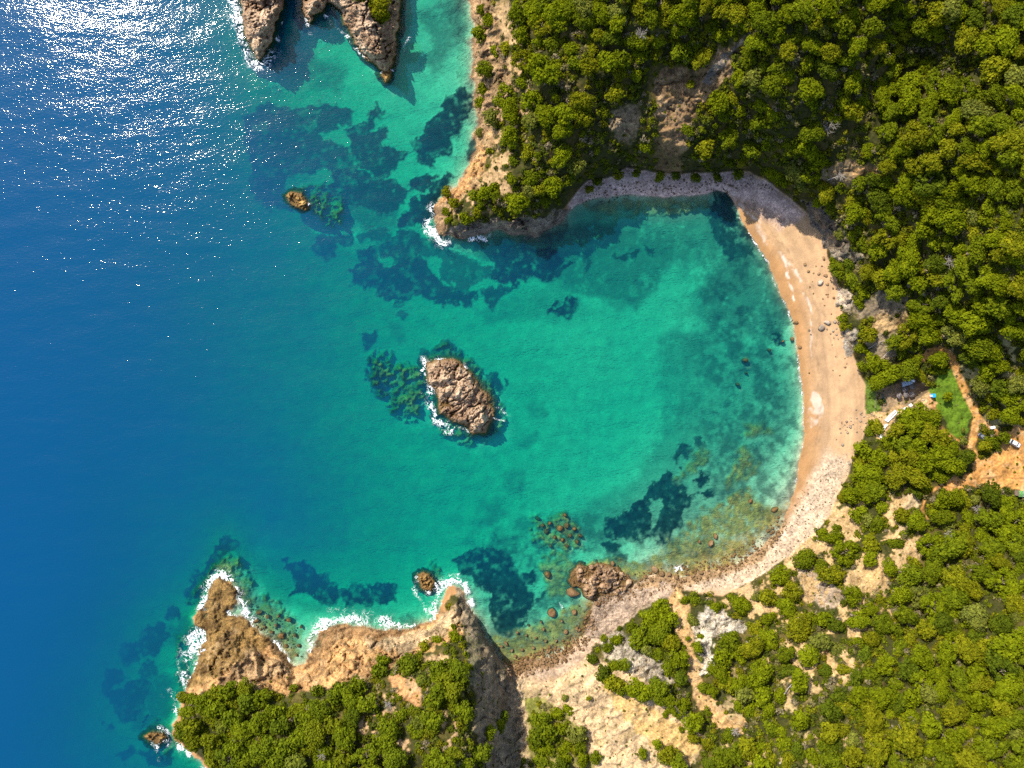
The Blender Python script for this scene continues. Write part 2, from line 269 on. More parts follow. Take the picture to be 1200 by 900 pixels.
# (outline, soft, rgb albedo, rocky, vegetation density)
OR = (0.60, 0.35, 0.15); TAN = (0.66, 0.50, 0.31); BRN = (0.36, 0.23, 0.10); GREY = (0.40, 0.34, 0.28); PALE = (0.66, 0.56, 0.45)
DIRT = (0.62, 0.33, 0.11)
REG = [
 ([(490,-60),(575,-60),(578,0),(588,60),(600,100),(584,140),(574,180),(552,225),(530,240),(520,276),(505,280),(500,240),(530,200),(540,60)], 5, (0.60,0.41,0.24), .8, .35),
 ([(505,280),(512,245),(530,236),(556,222),(572,190),(566,168),(548,195),(530,222),(505,240)], 4, (0.74,0.44,0.20), .8, .1),
 ([(520,285),(530,262),(560,262),(590,258),(640,255),(672,240),(660,285),(600,290)], 4, GREY, .9, .15),
 ([(768,82),(820,76),(850,58),(872,44),(850,95),(812,138),(798,204),(768,206),(770,150)], 6, (0.30,0.20,0.11), .4, .12),
 ([(712,132),(745,122),(752,150),(736,172),(722,160)], 6, (0.32,0.25,0.16), .4, .15),
 ([(868,48),(880,38),(830,98),(822,92)], 3, (0.20,0.18,0.17), .3, .0),
 ([(940,232),(958,238),(985,268),(1000,295),(982,302),(966,288)], 4, (0.28,0.25,0.22), .9, .05),
 ([(975,292),(1000,288),(1010,300),(1000,315),(980,310)], 3, (0.42,0.37,0.30), .9, .1),
 ([(982,342),(996,338),(1002,352),(996,364),(984,362)], 2, PALE, .9, .0),
 ([(987,383),(1004,380),(1004,404),(994,418),(988,405)], 2, (0.55,0.50,0.43), .9, .0),
 ([(1002,350),(1060,340),(1062,360),(1040,372),(1000,370)], 5, (0.28,0.22,0.15), .2, .15),
 ([(1018,370),(1062,366),(1062,385),(1030,392)], 5, (0.45,0.31,0.15), .3, .25),
 ([(1010,395),(1060,392),(1075,410),(1060,420),(1010,420)], 6, (0.30,0.24,0.16), .2, .3),
 ([(958,205),(985,188),(1030,190),(1032,200),(1000,215),(968,218)], 5, (0.30,0.22,0.13), .3, .3),
 ([(1000,192),(1028,192),(1028,205),(1000,206)], 4, (0.50,0.31,0.14), .3, .2),
 ([(1015,448),(1027,450),(1029,482),(1018,486),(1014,470)], 3, (0.13,0.20,0.03), .0, .1),
 ([(1030,455),(1072,442),(1092,455),(1075,470),(1055,482),(1032,482)], 3, (0.33,0.24,0.15), .0, .0),
 ([(1012,488),(1060,476),(1092,458),(1098,470),(1085,485),(1050,492),(1040,512),(1028,514),(1018,500)], 3, (0.55,0.38,0.19), .1, .12),
 ([(1088,455),(1100,442),(1114,436),(1130,462),(1138,482),(1137,498),(1128,514),(1116,510),(1106,494),(1092,484)], 3, (0.135,0.225,0.02), .0, .10),
 ([(1086,462),(1096,463),(1096,482),(1090,482)], 3, (0.56,0.30,0.13), .0, .0),
 ([(1110,558),(1138,556),(1146,532),(1158,540),(1176,512),(1185,500),(1300,470),(1300,600),(1240,592),(1182,573),(1140,569),(1112,576)], 3, DIRT, .0, .0),
 ([(1052,582),(1072,578),(1078,590),(1062,598),(1050,594)], 3, (0.62,0.48,0.30), .3, .1),
 ([(1046,612),(1066,614),(1066,622),(1050,628)], 3, (0.60,0.46,0.30), .3, .15),
 ([(1050,635),(1075,632),(1078,650),(1055,655)], 4, (0.52,0.42,0.32), .3, .15),
 ([(992,666),(1040,660),(1046,680),(1026,698),(1004,690)], 3, (0.60,0.44,0.23), .4, .08),
 ([(960,690),(985,688),(988,708),(966,716)], 4, (0.46,0.36,0.28), .3, .2),
 ([(930,652),(950,664),(985,690),(985,708),(960,712),(945,700),(938,680)], 4, (0.50,0.40,0.30), .4, .12),
 ([(980,600),(1000,592),(1010,610),(990,640),(970,650),(950,642),(965,622)], 5, (0.58,0.42,0.23), .2, .3),
 ([(958,765),(972,760),(986,785),(975,795)], 4, (0.58,0.40,0.20), .2, .2),
 ([(815,738),(816,722),(828,711),(852,720),(880,733),(868,741),(846,746),(832,744),(836,768),(832,792),(822,790),(820,765)], 2, (0.86,0.80,0.68), .9, .05),
 ([(776,688),(795,690),(806,715),(812,760),(822,790),(834,818),(858,838),(880,842),(870,858),(840,856),(818,826),(806,790),(796,745),(784,712)], 3, (0.58,0.38,0.18), .2, .03),
 ([(855,690),(880,682),(905,715),(900,722),(880,705)], 3, (0.58,0.42,0.24), .2, .2),
 ([(700,745),(728,742),(772,770),(790,800),(770,806),(740,790),(710,770)], 4, (0.58,0.52,0.42), .8, .2),
 ([(596,790),(640,798),(690,768),(708,776),(760,800),(812,838),(826,862),(808,900),(800,960),(700,1100),(600,1100),(612,900)], 4, TAN, .35, .04),
 ([(706,800),(800,850),(824,872),(806,892),(770,880),(720,830)], 6, (0.62,0.43,0.19), .2, .06),
 ([(618,815),(640,820),(690,860),(694,900),(690,960),(618,960),(618,870)], 6, (0.27,0.24,0.08), .0, .75),
 ([(614,820),(632,814),(640,832),(622,845)], 5, (0.24,0.25,0.06), .0, .6),
 ([(690,700),(740,690),(790,684),(780,700),(750,716),(720,740),(700,750),(680,745)], 4, (0.56,0.44,0.34), .6, .0),
 ([(205,822),(230,748),(262,700),(300,745),(345,780),(372,752),(400,735),(520,712),(540,724),(545,745),(505,760),(470,775),(438,792),(385,802),(352,816),(330,816),(300,800),(250,814),(225,812)], 3, (0.76,0.47,0.22), .8, .05),
 ([(430,752),(500,735),(520,715),(545,700),(546,720),(520,745),(470,766)], 4, (0.70,0.52,0.32), .8, .05),
 ([(205,820),(225,720),(250,670),(290,700),(330,752),(300,765),(275,775),(250,795),(222,806)], 4, (0.40,0.26,0.10), .9, .0),
 ([(255,800),(290,770),(330,768),(345,785),(300,800),(255,812)], 4, (0.66,0.45,0.25), .9, .0),
 ([(360,785),(365,740),(400,728),(500,728),(490,742),(440,748),(405,748),(380,760)], 3, (0.44,0.28,0.14), .9, .0),
 ([(320,740),(345,770),(345,784),(330,778),(318,765)], 2, (0.24,0.16,0.08), .9, .0),
 ([(535,690),(552,705),(600,785),(612,830),(612,960),(580,960),(560,880),(556,800),(545,740),(535,715)], 4, (0.36,0.29,0.20), .7, .16),
 ([(545,740),(562,748),(562,800),(552,800)], 4, (0.22,0.2,0.12), .4, .4),
 ([(455,795),(475,785),(500,815),(490,830),(470,820)], 5, (0.52,0.30,0.14), .2, .3),
 ([(484,765),(520,764),(524,772),(500,778)], 3, (0.58,0.42,0.24), .5, .05),
]
PATHS = [([(1068,428),(1090,414),(1104,410),(1116,420),(1121,436),(1130,456),(1139,474),(1146,490),(1143,505),(1138,522)], 9.5),
 ([(1140,478),(1150,492),(1160,502),(1176,512)], 6.0), ([(1122,448),(1132,470)], 2.0),
 ([(1101,502),(1112,510),(1124,518),(1140,526),(1148,545)], 5.5), ([(1138,522),(1145,540)], 6),
 ([(1112,570),(1096,573),(1084,582),(1081,596),(1087,608)], 3.2)]
# wild ground
soil = np.empty(PX.shape + (3,)); n1 = fbm(PX, PY, 22, 4, 21)[..., None]; n2 = fbm(PX, PY, 7, 3, 22)[..., None]
soil[:] = np.array((0.062, 0.064, 0.017)); soil = soil + (n1 > 0.15) * 0 + np.clip(n1 + .6 * n2, 0, 1) * np.array((0.075, 0.046, 0.016))
VEG = np.ones(PX.shape)
gwa = fbm(PX, PY, 16, 4, 53, .6); gwb = fbm(PX, PY, 5, 3, 54)
dist_r = {}
ewx = fbm(PX, PY, 10, 3, 31) * 3.5; ewy = fbm(PX, PY, 10, 3, 32) * 3.5
def patch(poly, soft=0.0, pad=25, wsc=1.0):
    P = np.asarray(poly); x0, y0 = P.min(0) - pad; x1, y1 = P.max(0) + pad
    i0, i1 = np.searchsorted(GX, [x0, x1]); j0, j1 = np.searchsorted(GY, [y0, y1])
    if i1 <= i0 or j1 <= j0: return None, None
    sl = (slice(j0, j1), slice(i0, i1))
    return sl, sdf(poly, PX[sl] + ewx[sl] * wsc, PY[sl] + ewy[sl] * wsc)
for poly, soft, col, rk, vg in REG:
    sl, d = patch(poly)
    d = d + gwa[sl] * 2.6 + gwb[sl] * 1.6; m = sstep(-soft * .35 - .3, soft * .35 + .3, d)
    soil[sl] = soil[sl] * (1 - m[..., None]) + np.array(col) * m[..., None]
    ROCKY[sl] = ROCKY[sl] * (1 - m) + rk * m; VEG[sl] = VEG[sl] * (1 - m) + vg * m
for poly, col, th, vg in (([(850,590),(1060,575),(1085,640),(1050,720),(1000,800),(930,830),(880,760),(830,690)], (0.50,0.35,0.17), .12, .25), ([(560,0),(615,0),(625,120),(610,230),(540,262),(520,250),(560,160)], (0.46,0.31,0.16), .10, .3),
        ([(840,860),(860,780),(1000,800),(1000,900),(840,900)], (0.42,0.32,0.15), .45, .4), ([(400,790),(520,760),(560,800),(540,900),(420,900)], (0.38,0.25,0.13), .40, .4), ([(1100,400),(1200,390),(1200,500),(1160,500)], (0.34,0.30,0.13), .2, .5)):
    sl, d = patch(poly); m = sstep(-6, 10, d) * sstep(th - .12, th + .12, gwa[sl] * .8 + gwb[sl] * .35)
    soil[sl] = soil[sl] * (1 - m[..., None]) + np.array(col) * m[..., None]; VEG[sl] = np.minimum(VEG[sl], 1 - m * (1 - vg))
path_m = np.zeros(PX.shape)
for line, w in PATHS:
    d = linedist(line, PX + ewx * .3, PY + ewy * .3); path_m = np.maximum(path_m, sstep(w * .5 + 1.2, w * .5 - 1.2, d))
soil = soil * (1 - path_m[..., None]) + np.array(DIRT) * path_m[..., None] * (1 + .12 * n2)
VEG *= 1 - path_m
# beach and pebbles
sand = np.zeros(PX.shape + (3,)); sand[:] = (0.49, 0.315, 0.172)
stripe = fbm(PX * .35 + d_coast * 1.2, d_coast * 2.4, 16, 3, 41)[..., None]
sand *= 1 + .17 * stripe + .06 * n2
wet = sstep(30, 4, d_coast + 6 * fbm(PX, PY, 40, 3, 43))[..., None]
sand = sand * (1 - wet) + np.array((0.41, 0.225, 0.095)) * wet * (1 + .10 * stripe)
PEB = [([(1002,540),(985,570),(960,640),(880,690),(800,695),(800,676),(880,650),(920,616),(945,572),(970,530)], 9, (0.60,0.47,0.34)),
 ([(650,275),(690,195),(760,190),(850,195),(905,215),(940,250),(930,262),(880,240),(855,232),(835,236),(760,240),(690,245)], 6, (0.66,0.49,0.43)),
 ([(590,790),(630,765),(690,740),(700,690),(760,670),(790,670),(790,690),(720,750),(680,780),(640,800),(600,800)], 6, (0.50,0.37,0.26)),
 ([(590,785),(625,765),(665,758),(690,725),(680,755),(645,782),(600,794)], 4, (0.30,0.19,0.10)),
 ([(740,690),(775,668),(820,664),(880,648),(915,610),(925,612),(890,660),(830,680),(780,690)], 4, (0.36,0.24,0.13)),
 ([(862,240),(880,232),(925,260),(915,270),(890,255)], 5, (0.46,0.33,0.26))]
pebm = np.zeros(PX.shape)
for poly, soft, col in PEB:
    sl, d = patch(poly); m = sstep(-soft, soft, d)
    sand[sl] = sand[sl] * (1 - m[..., None]) + np.array(col) * m[..., None] * (1 + .25 * n2[sl]); pebm[sl] = np.maximum(pebm[sl], m)
# salt-white wash lines along the sand
for line, w, k in [([(858,228),(875,250),(890,262)],1.6,.5), ([(908,287),(920,305),(925,330),(930,352)],1.2,.75), ([(916,296),(930,315),(938,330)],1.5,.5), ([(888,265),(900,285)],3,.4),
                   ([(942,344),(950,358),(951,380)],1.4,.5), ([(950,385),(952,420)],1.2,.4), ([(955,465),(960,478),(955,495)],5,.45), ([(950,480),(948,500)],3,.4)]:
    d = linedist(line, PX + ewx * .5, PY + ewy * .5); m = k * sstep(w + 1, w - 1, d)[..., None] * np.clip(.7 + n2, 0, 1)
    sand = sand * (1 - m) + np.array((0.80, 0.72, 0.64)) * m
mu = sstep(-1.0, 2.0, d_up)
# streaks, crusts and gravel on bare ground
bare = ((1 - VEG) * (soil[..., 0] > soil[..., 1]))[..., None] * mu[..., None]
streak = fbm(PX + .9 * PY, (PY - .9 * PX) * .3, 9, 4, 45)[..., None]
soil = soil * (1 + bare * (.22 * streak + .16 * gwb[..., None]))
cru = np.clip(gwa * 1.6 + gwb * .8 - .35, 0, 1)[..., None] * bare
soil = soil * (1 - .45 * cru) + .45 * cru * np.array((.62, .47, .29))
olv = np.clip(-gwa * 1.5 + gwb - .55, 0, 1)[..., None] * bare
soil = soil * (1 - .5 * olv) + .5 * olv * np.array((.20, .17, .06))
mc = np.maximum(mu, sstep(.25, .5, ROCKY))[..., None]
soil = np.clip(soil, .005, 1) ** 1.10 * .92
for line, w, k in [([(872,240),(890,252),(906,272),(926,296)],1.2,.5), ([(925,300),(940,332),(952,372),(958,420),(962,470),(958,520)],1.0,.45), ([(866,236),(884,244),(900,258)],2.2,.5), ([(950,330),(968,372),(980,420)],.8,.35)]:
    d = linedist(line, PX + ewx * .8, PY + ewy * .8); m = k * sstep(w + .8, w - .8, d)[..., None] * np.clip(gwb + .5, 0, 1)[..., None]
    sand = sand * (1 - m) + np.array((0.16, 0.10, 0.06)) * m
land_col = sand * (1 - mc) + soil * mc
rkm = ROCKY * mu
# tide-darkened skirt on rocks right at the water
tide = sstep(5.0, 1.0, d_coast) * sstep(0.3, 0.7, np.maximum(rkm, ROCKY))
land_col = land_col * (1 - .5 * tide[..., None]) + np.array((0.16, 0.10, 0.05)) * .5 * tide[..., None]
Zl = beach_h + rise * (1 + .05 * big * sstep(0, 40, up)) + sstep(0, 14, up) * fine * .45
rock2 = ridged(PX + .4 * PY, PY - .2 * PX, 11, 4, 6); crk = np.clip(1 - np.abs(fbm(PX, PY, 24, 4, 7)) * 7, 0, 1)
Zl = Zl + rkm * sstep(0, 9, up) * np.clip(Hc / 7, .6, 1.0) * ((rockn - .3) * 2.4 + (rock2 - .3) * 2.2 - crk * 2.6)
uu = -.93 * PX - .36 * PY; vv = .36 * PX - .93 * PY
gul = ridged(uu * .3 + 3 * gwa, vv + 4 * gwa, 15, 4, 77)
Zl = Zl + (1 - VEG) * mu * sstep(2, 10, up) * ((rock2 - .2) * .5 + (gul - .3) * .5 * (PX > 600) * (PY > 560))
Zl = Zl + sstep(.3, .9, ROCKY) * (1 - mu) * sstep(0, 4, d_coast) * (np.clip(rockn, -0.2, 1) * 1.6 + np.clip(rock2, -.3, 1) * .9)
Zl = Zl + rkm * .26 * np.sin(Zl * 4.4 + 4 * gwa + 1.5 * gwb)
terr_flat = sstep(0, 5, sdf([(1030,455),(1072,442),(1092,455),(1075,470),(1055,482),(1032,482)], PX, PY))
Zl = Zl * (1 - terr_flat) + 4.6 * terr_flat
# sea bed
dw = np.clip(-d_coast, 0, None)
dep = np.clip(DEPTH(PX, PY), .8, 45) * (1 - np.exp(-dw / np.clip(SHORE_L(PX, PY), 6, 80)))
dep = dep * (1 + .06 * big) + sstep(4, 25, dw) * fine * .12
bed = np.empty(PX.shape + (3,)); bed[:] = (0.44, 0.42, 0.30)
bed *= 1 + .05 * n1 + .04 * n2
mot = sstep(760, 860, PX) * sstep(250, 300, PY) + sstep(560, 640, PY) * sstep(500, 600, PX)
bed *= 1 - .62 * np.clip(mot, 0, 1)[..., None] * np.clip(.35 + gwa + .5 * gwb, 0, 1)[..., None]
grm = np.zeros(PX.shape)
gw1 = fbm(PX, PY, 18, 5, 51, .6); gw2 = fbm(PX, PY, 5, 3, 52)
for poly, k in GRASS:
    sl, d = patch(poly, wsc=.9)
    d = d + 1.8 + gw1[sl] * 5.0 + gw2[sl] * 2.4
    m = k * sstep(-1.6, 1.6, d) if k > .65 else k * sstep(-7, 7, d)
    grm[sl] = np.maximum(grm[sl], m)
rfm = np.zeros(PX.shape)
for poly, k, top in REEF:
    sl, d = patch(poly, wsc=1.2)
    m = k * sstep(-4, 5, d + gw1[sl] * 3 + gw2[sl] * 2)
    lump = np.clip(.55 + .7 * rockn[sl] + .5 * gw2[sl], 0, 1.2)
    dep[sl] = dep[sl] * (1 - m * lump) + np.minimum(dep[sl], top) * m * lump
    rfm[sl] = np.maximum(rfm[sl], m)
grm = grm * (1 - .55 * rfm)
rcol = np.array((0.25, 0.18, 0.055)) * (1 + .5 * gw2[..., None] + .3 * n2)
rmix = np.clip(1.15 * rfm * np.clip(.75 + .5 * rockn + .6 * gw2, 0, 1), 0, 1)[..., None]
bed = bed * (1 - rmix) + np.clip(rcol, .02, 1) * rmix
spk = np.clip((fbm(PX, PY, 4, 2, 61) - .15) * 2, 0, 1) * sstep(.3, .8, rfm)
bed = bed * (1 - .6 * spk[..., None]) + np.array((0.42, 0.25, 0.09)) * .6 * spk[..., None]
gmix = np.clip(grm * (1.0 - .6 * np.clip(gw2 * .8 + gw1 * .7 - .3, 0, 1)), 0, 1)[..., None]
gcol = np.array((0.009, 0.028, 0.024)) * (1 + .8 * np.clip(gw2[..., None], -.8, 1))
bed = bed * (1 - gmix) + gcol * gmix
Zs = -(dep + .05) + grm * .35 * np.clip(dep / 2, 0, 1)
# join: shoreline at z = 0
w_land = sstep(-0.6, 0.6, d_coast)
Z = np.where(d_coast > 0, Zl, Zs)
COL = bed * (1 - w_land[..., None]) + land_col * w_land[..., None]
COL = np.clip(COL * np.where(d_coast > 0, .86, 1)[..., None], 0.004, .9)

def grid_mesh(name, X, Y, Zz, attrs, keep=None, mat=None):
    ny, nx = X.shape
    me = bpy.data.meshes.new(name)
    co = np.stack([X, Y, Zz], -1).reshape(-1, 3)
    idx = np.arange(ny * nx).reshape(ny, nx)
    # photo rows run downward: this winding makes the normals face up
    q = np.stack([idx[1:, :-1], idx[1:, 1:], idx[:-1, 1:], idx[:-1, :-1]], -1).reshape(-1, 4)
    if keep is not None:
        q = q[keep.reshape(-1)]
        used = np.unique(q); remap = np.full(ny * nx, -1); remap[used] = np.arange(len(used)); q = remap[q]; co = co[used]
        attrs = {k: v.reshape(ny * nx, -1)[used] for k, v in attrs.items()}
    me.vertices.add(len(co)); me.vertices.foreach_set('co', co.astype(np.float32).ravel())
    me.loops.add(q.size); me.loops.foreach_set('vertex_index', q.astype(np.int32).ravel())
    me.polygons.add(len(q)); me.polygons.foreach_set('loop_start', np.arange(0, q.size, 4, dtype=np.int32))
    me.polygons.foreach_set('use_smooth', np.ones(len(q), bool))
    for k, v in attrs.items():
        v = v.reshape(len(co), -1)
        if v.shape[1] == 1:
            me.attributes.new(k, 'FLOAT', 'POINT').data.foreach_set('value', v.astype(np.float32).ravel())
        else:
            c4 = np.c_[v, np.ones(len(v))]
            me.attributes.new(k, 'FLOAT_COLOR', 'POINT').data.foreach_set('color', c4.astype(np.float32).ravel())
    me.update(); me.validate()
    if mat: me.materials.append(mat)
    return me
def link(name, me, parent=None):
    o = bpy.data.objects.new(name, me); C.objects.link(o)
    if parent is not None: o.parent = parent
    return o
def tag(o, label=None, cat=None, group=None, kind=None):
    for k, v in (('label', label), ('category', cat), ('group', group), ('kind', kind)):
        if v: o[k] = v
    return o

# ------------------------------------------------------------------ materials
def newmat(name):
    m = bpy.data.materials.new(name); m.use_nodes = True
    return m, m.node_tree.nodes, m.node_tree.links, m.node_tree.nodes['Principled BSDF']
def node(nt, typ, **kw):
    n = nt.new(typ)
    for k, v in kw.items():
        if hasattr(n, k): setattr(n, k, v)
        else: n.inputs[k].default_value = v
    return n
def mix_mul(N, L, a, b):
    m = N.new('ShaderNodeMix'); m.data_type = 'RGBA'; m.blend_type = 'MULTIPLY'; m.inputs[0].default_value = 1.0
    L.new(a, m.inputs[6]); L.new(b, m.inputs[7]); return m.outputs[2]
def noise_ramp(N, L, scale, lo, hi, detail=4.0, vec=None, p0=.3, p1=.7):
    n = N.new('ShaderNodeTexNoise'); n.inputs['Scale'].default_value = scale; n.inputs['Detail'].default_value = detail
    if vec is not None: L.new(vec, n.inputs['Vector'])
    r = N.new('ShaderNodeValToRGB'); r.color_ramp.elements[0].position = p0; r.color_ramp.elements[1].position = p1
    r.color_ramp.elements[0].color = (*lo, 1); r.color_ramp.elements[1].color = (*hi, 1)
    L.new(n.outputs['Fac'], r.inputs[0]); return r.outputs[0], n
def objpos(N):
    g = N.new('ShaderNodeNewGeometry'); return g.outputs['Position']

def ground_material():
    m, N, L, b = newmat('ground')
    at = N.new('ShaderNodeAttribute'); at.attribute_name = 'albedo'
    P = objpos(N)
    c1, _ = noise_ramp(N, L, 1.3, (.58, .57, .55), (1.28, 1.26, 1.22), 8, P)
    c2, _ = noise_ramp(N, L, .22, (.86, .86, .88), (1.12, 1.11, 1.1), 4, P)
    gn = N.new('ShaderNodeAttribute'); gn.attribute_name = 'grain'
    mg = N.new('ShaderNodeMix'); mg.data_type = 'RGBA'; mg.blend_type = 'MULTIPLY'
    L.new(gn.outputs['Fac'], mg.inputs[0]); L.new(at.outputs['Color'], mg.inputs[6]); L.new(c1, mg.inputs[7])
    col = mix_mul(N, L, mg.outputs[2], c2)
    # pebbles and cobbles
    vo = N.new('ShaderNodeTexVoronoi'); vo.inputs['Scale'].default_value = 1.5; L.new(P, vo.inputs['Vector'])
    r = N.new('ShaderNodeValToRGB'); r.color_ramp.elements[0].color = (.80, .77, .74, 1); r.color_ramp.elements[1].color = (1.2, 1.19, 1.17, 1)
    L.new(vo.outputs['Color'], r.inputs[0])
    pb = N.new('ShaderNodeAttribute'); pb.attribute_name = 'pebble'
    mx = N.new('ShaderNodeMix'); mx.data_type = 'RGBA'; mx.blend_type = 'MULTIPLY'
    L.new(pb.outputs['Fac'], mx.inputs[0]); L.new(col, mx.inputs[6]); L.new(r.outputs[0], mx.inputs[7])
    dn = N.new('ShaderNodeTexNoise'); dn.inputs['Scale'].default_value = .16; dn.inputs['Detail'].default_value = 7; dn.inputs['Roughness'].default_value = .7; dn.inputs['Distortion'].default_value = .6; L.new(P, dn.inputs['Vector'])
    dr = N.new('ShaderNodeValToRGB'); de = dr.color_ramp.elements
    de[0].position = .38; de[0].color = (.30, .27, .26, 1); de[1].position = .68; de[1].color = (1.35, 1.32, 1.28, 1); k_ = de.new(.52); k_.color = (1.0, .98, .95, 1)
    L.new(dn.outputs['Fac'], dr.inputs[0])
    rk0 = N.new('ShaderNodeAttribute'); rk0.attribute_name = 'rock'
    mr = N.new('ShaderNodeMix'); mr.data_type = 'RGBA'; mr.blend_type = 'MULTIPLY'
    L.new(rk0.outputs['Fac'], mr.inputs[0]); L.new(mx.outputs[2], mr.inputs[6]); L.new(dr.outputs[0], mr.inputs[7])
    L.new(mr.outputs[2], b.inputs['Base Color'])
    b.inputs['Roughness'].default_value = .95; b.inputs['Specular IOR Level'].default_value = .15
    rk = N.new('ShaderNodeAttribute'); rk.attribute_name = 'rock'
    nb = node(N, 'ShaderNodeTexNoise'); nb.inputs['Scale'].default_value = .7; nb.inputs['Detail'].default_value = 9; nb.inputs['Roughness'].default_value = .68; L.new(P, nb.inputs['Vector'])
    bp = N.new('ShaderNodeBump'); bp.inputs['Distance'].default_value = 2.2
    mt = N.new('ShaderNodeMath'); mt.operation = 'MULTIPLY_ADD'; mt.inputs[1].default_value = .85; mt.inputs[2].default_value = .14
    L.new(rk.outputs['Fac'], mt.inputs[0]); L.new(mt.outputs[0], bp.inputs['Strength']); L.new(nb.outputs['Fac'], bp.inputs['Height'])
    L.new(bp.outputs[0], b.inputs['Normal'])
    return m
M = {}
M['ground'] = ground_material()

def water_material():
    m, N, L, b = newmat('sea_water'); N.remove(b)
    out = N['Material Output']
    dp = N.new('ShaderNodeAttribute'); dp.attribute_name = 'depth'
    fo = N.new('ShaderNodeAttribute'); fo.attribute_name = 'foam'
    P = objpos(N)
    def expo(k, amp=1.0, inv=False):
        a = N.new('ShaderNodeMath'); a.operation = 'MULTIPLY'; a.inputs[1].default_value = -k; L.new(dp.outputs['Fac'], a.inputs[0])
        e = N.new('ShaderNodeMath'); e.operation = 'EXPONENT'; L.new(a.outputs[0], e.inputs[0]); o = e.outputs[0]
        if inv:
            s = N.new('ShaderNodeMath'); s.operation = 'SUBTRACT'; s.inputs[0].default_value = 1; L.new(o, s.inputs[1]); o = s.outputs[0]
        mm = N.new('ShaderNodeMath'); mm.operation = 'MULTIPLY'; mm.inputs[1].default_value = amp; L.new(o, mm.inputs[0]); return mm.outputs[0]
    def comb(r, g, bb):
        c = N.new('ShaderNodeCombineColor'); L.new(r, c.inputs[0]); L.new(g, c.inputs[1]); L.new(bb, c.inputs[2]); return c.outputs[0]
    trans = comb(expo(.52), expo(.088), expo(.138))
    scat = comb(expo(.15, .0004, True), expo(.13, .050, True), expo(.085, .142, True))
    # waves: short crested wind ripples over a longer swell
    mp = N.new('ShaderNodeMapping'); mp.inputs['Rotation'].default_value = (0, 0, math.radians(-38)); mp.inputs['Scale'].default_value = (.4, 1.0, 1.0)
    L.new(P, mp.inputs['Vector'])
    w1 = node(N, 'ShaderNodeTexNoise'); w1.inputs['Scale'].default_value = 1.35; w1.inputs['Detail'].default_value = 2.5; w1.inputs['Roughness'].default_value = .55; w1.inputs['Distortion'].default_value = .4
    L.new(mp.outputs[0], w1.inputs['Vector'])
    w2 = node(N, 'ShaderNodeTexNoise'); w2.inputs['Scale'].default_value = .09; w2.inputs['Detail'].default_value = 2.0
    L.new(mp.outputs[0], w2.inputs['Vector'])
    b1 = N.new('ShaderNodeBump'); b1.inputs['Strength'].default_value = 1.0; b1.inputs['Distance'].default_value = .125
    L.new(w1.outputs['Fac'], b1.inputs['Height'])
    b2 = N.new('ShaderNodeBump'); b2.inputs['Strength'].default_value = 1.0; b2.inputs['Distance'].default_value = .8
    L.new(w2.outputs['Fac'], b2.inputs['Height']); L.new(b1.outputs[0], b2.inputs['Normal'])
    tr = N.new('ShaderNodeBsdfTransparent'); L.new(trans, tr.inputs[0])
    df = N.new('ShaderNodeBsdfDiffuse'); L.new(scat, df.inputs[0])
    ad = N.new('ShaderNodeAddShader'); L.new(tr.outputs[0], ad.inputs[0]); L.new(df.outputs[0], ad.inputs[1])
    gl = N.new('ShaderNodeBsdfGlossy'); gl.inputs['Roughness'].default_value = .065; L.new(b2.outputs[0], gl.inputs['Normal'])
    fr = N.new('ShaderNodeFresnel'); fr.inputs['IOR'].default_value = 1.28; L.new(b2.outputs[0], fr.inputs['Normal'])
    mx = N.new('ShaderNodeMixShader'); L.new(fr.outputs[0], mx.inputs[0]); L.new(ad.outputs[0], mx.inputs[1]); L.new(gl.outputs[0], mx.inputs[2])
    # foam
    fn = node(N, 'ShaderNodeTexNoise'); fn.inputs['Scale'].default_value = .5; fn.inputs['Detail'].default_value = 6; fn.inputs['Roughness'].default_value = .62; fn.inputs['Distortion'].default_value = 1.2
    L.new(P, fn.inputs['Vector'])
    sb = N.new('ShaderNodeMath'); sb.operation = 'SUBTRACT'; sb.inputs[1].default_value = .5; L.new(fn.outputs['Fac'], sb.inputs[0])
    ab = N.new('ShaderNodeMath'); ab.operation = 'ABSOLUTE'; L.new(sb.outputs[0], ab.inputs[0])      # thin lacy strands near the mid level
    ml = N.new('ShaderNodeMath'); ml.operation = 'MULTIPLY_ADD'; ml.inputs[1].default_value = -11.0; ml.inputs[2].default_value = 0.0; L.new(ab.outputs[0], ml.inputs[0])
    sm = N.new('ShaderNodeMath'); sm.operation = 'MULTIPLY_ADD'; sm.inputs[1].default_value = 1.05; L.new(fo.outputs['Fac'], sm.inputs[0]); L.new(ml.outputs[0], sm.inputs[2])
    rp = N.new('ShaderNodeMapRange'); rp.inputs[1].default_value = .30; rp.inputs[2].default_value = .62; rp.inputs[3].default_value = 0; rp.inputs[4].default_value = .92
    L.new(sm.outputs[0], rp.inputs[0])
    fd = N.new('ShaderNodeBsdfDiffuse'); fd.inputs[0].default_value = (.82, .84, .86, 1)
    mf = N.new('ShaderNodeMixShader'); L.new(rp.outputs[0], mf.inputs[0]); L.new(mx.outputs[0], mf.inputs[1]); L.new(fd.outputs[0], mf.inputs[2])
    L.new(mf.outputs[0], out.inputs['Surface'])
    return m
M['water'] = water_material()

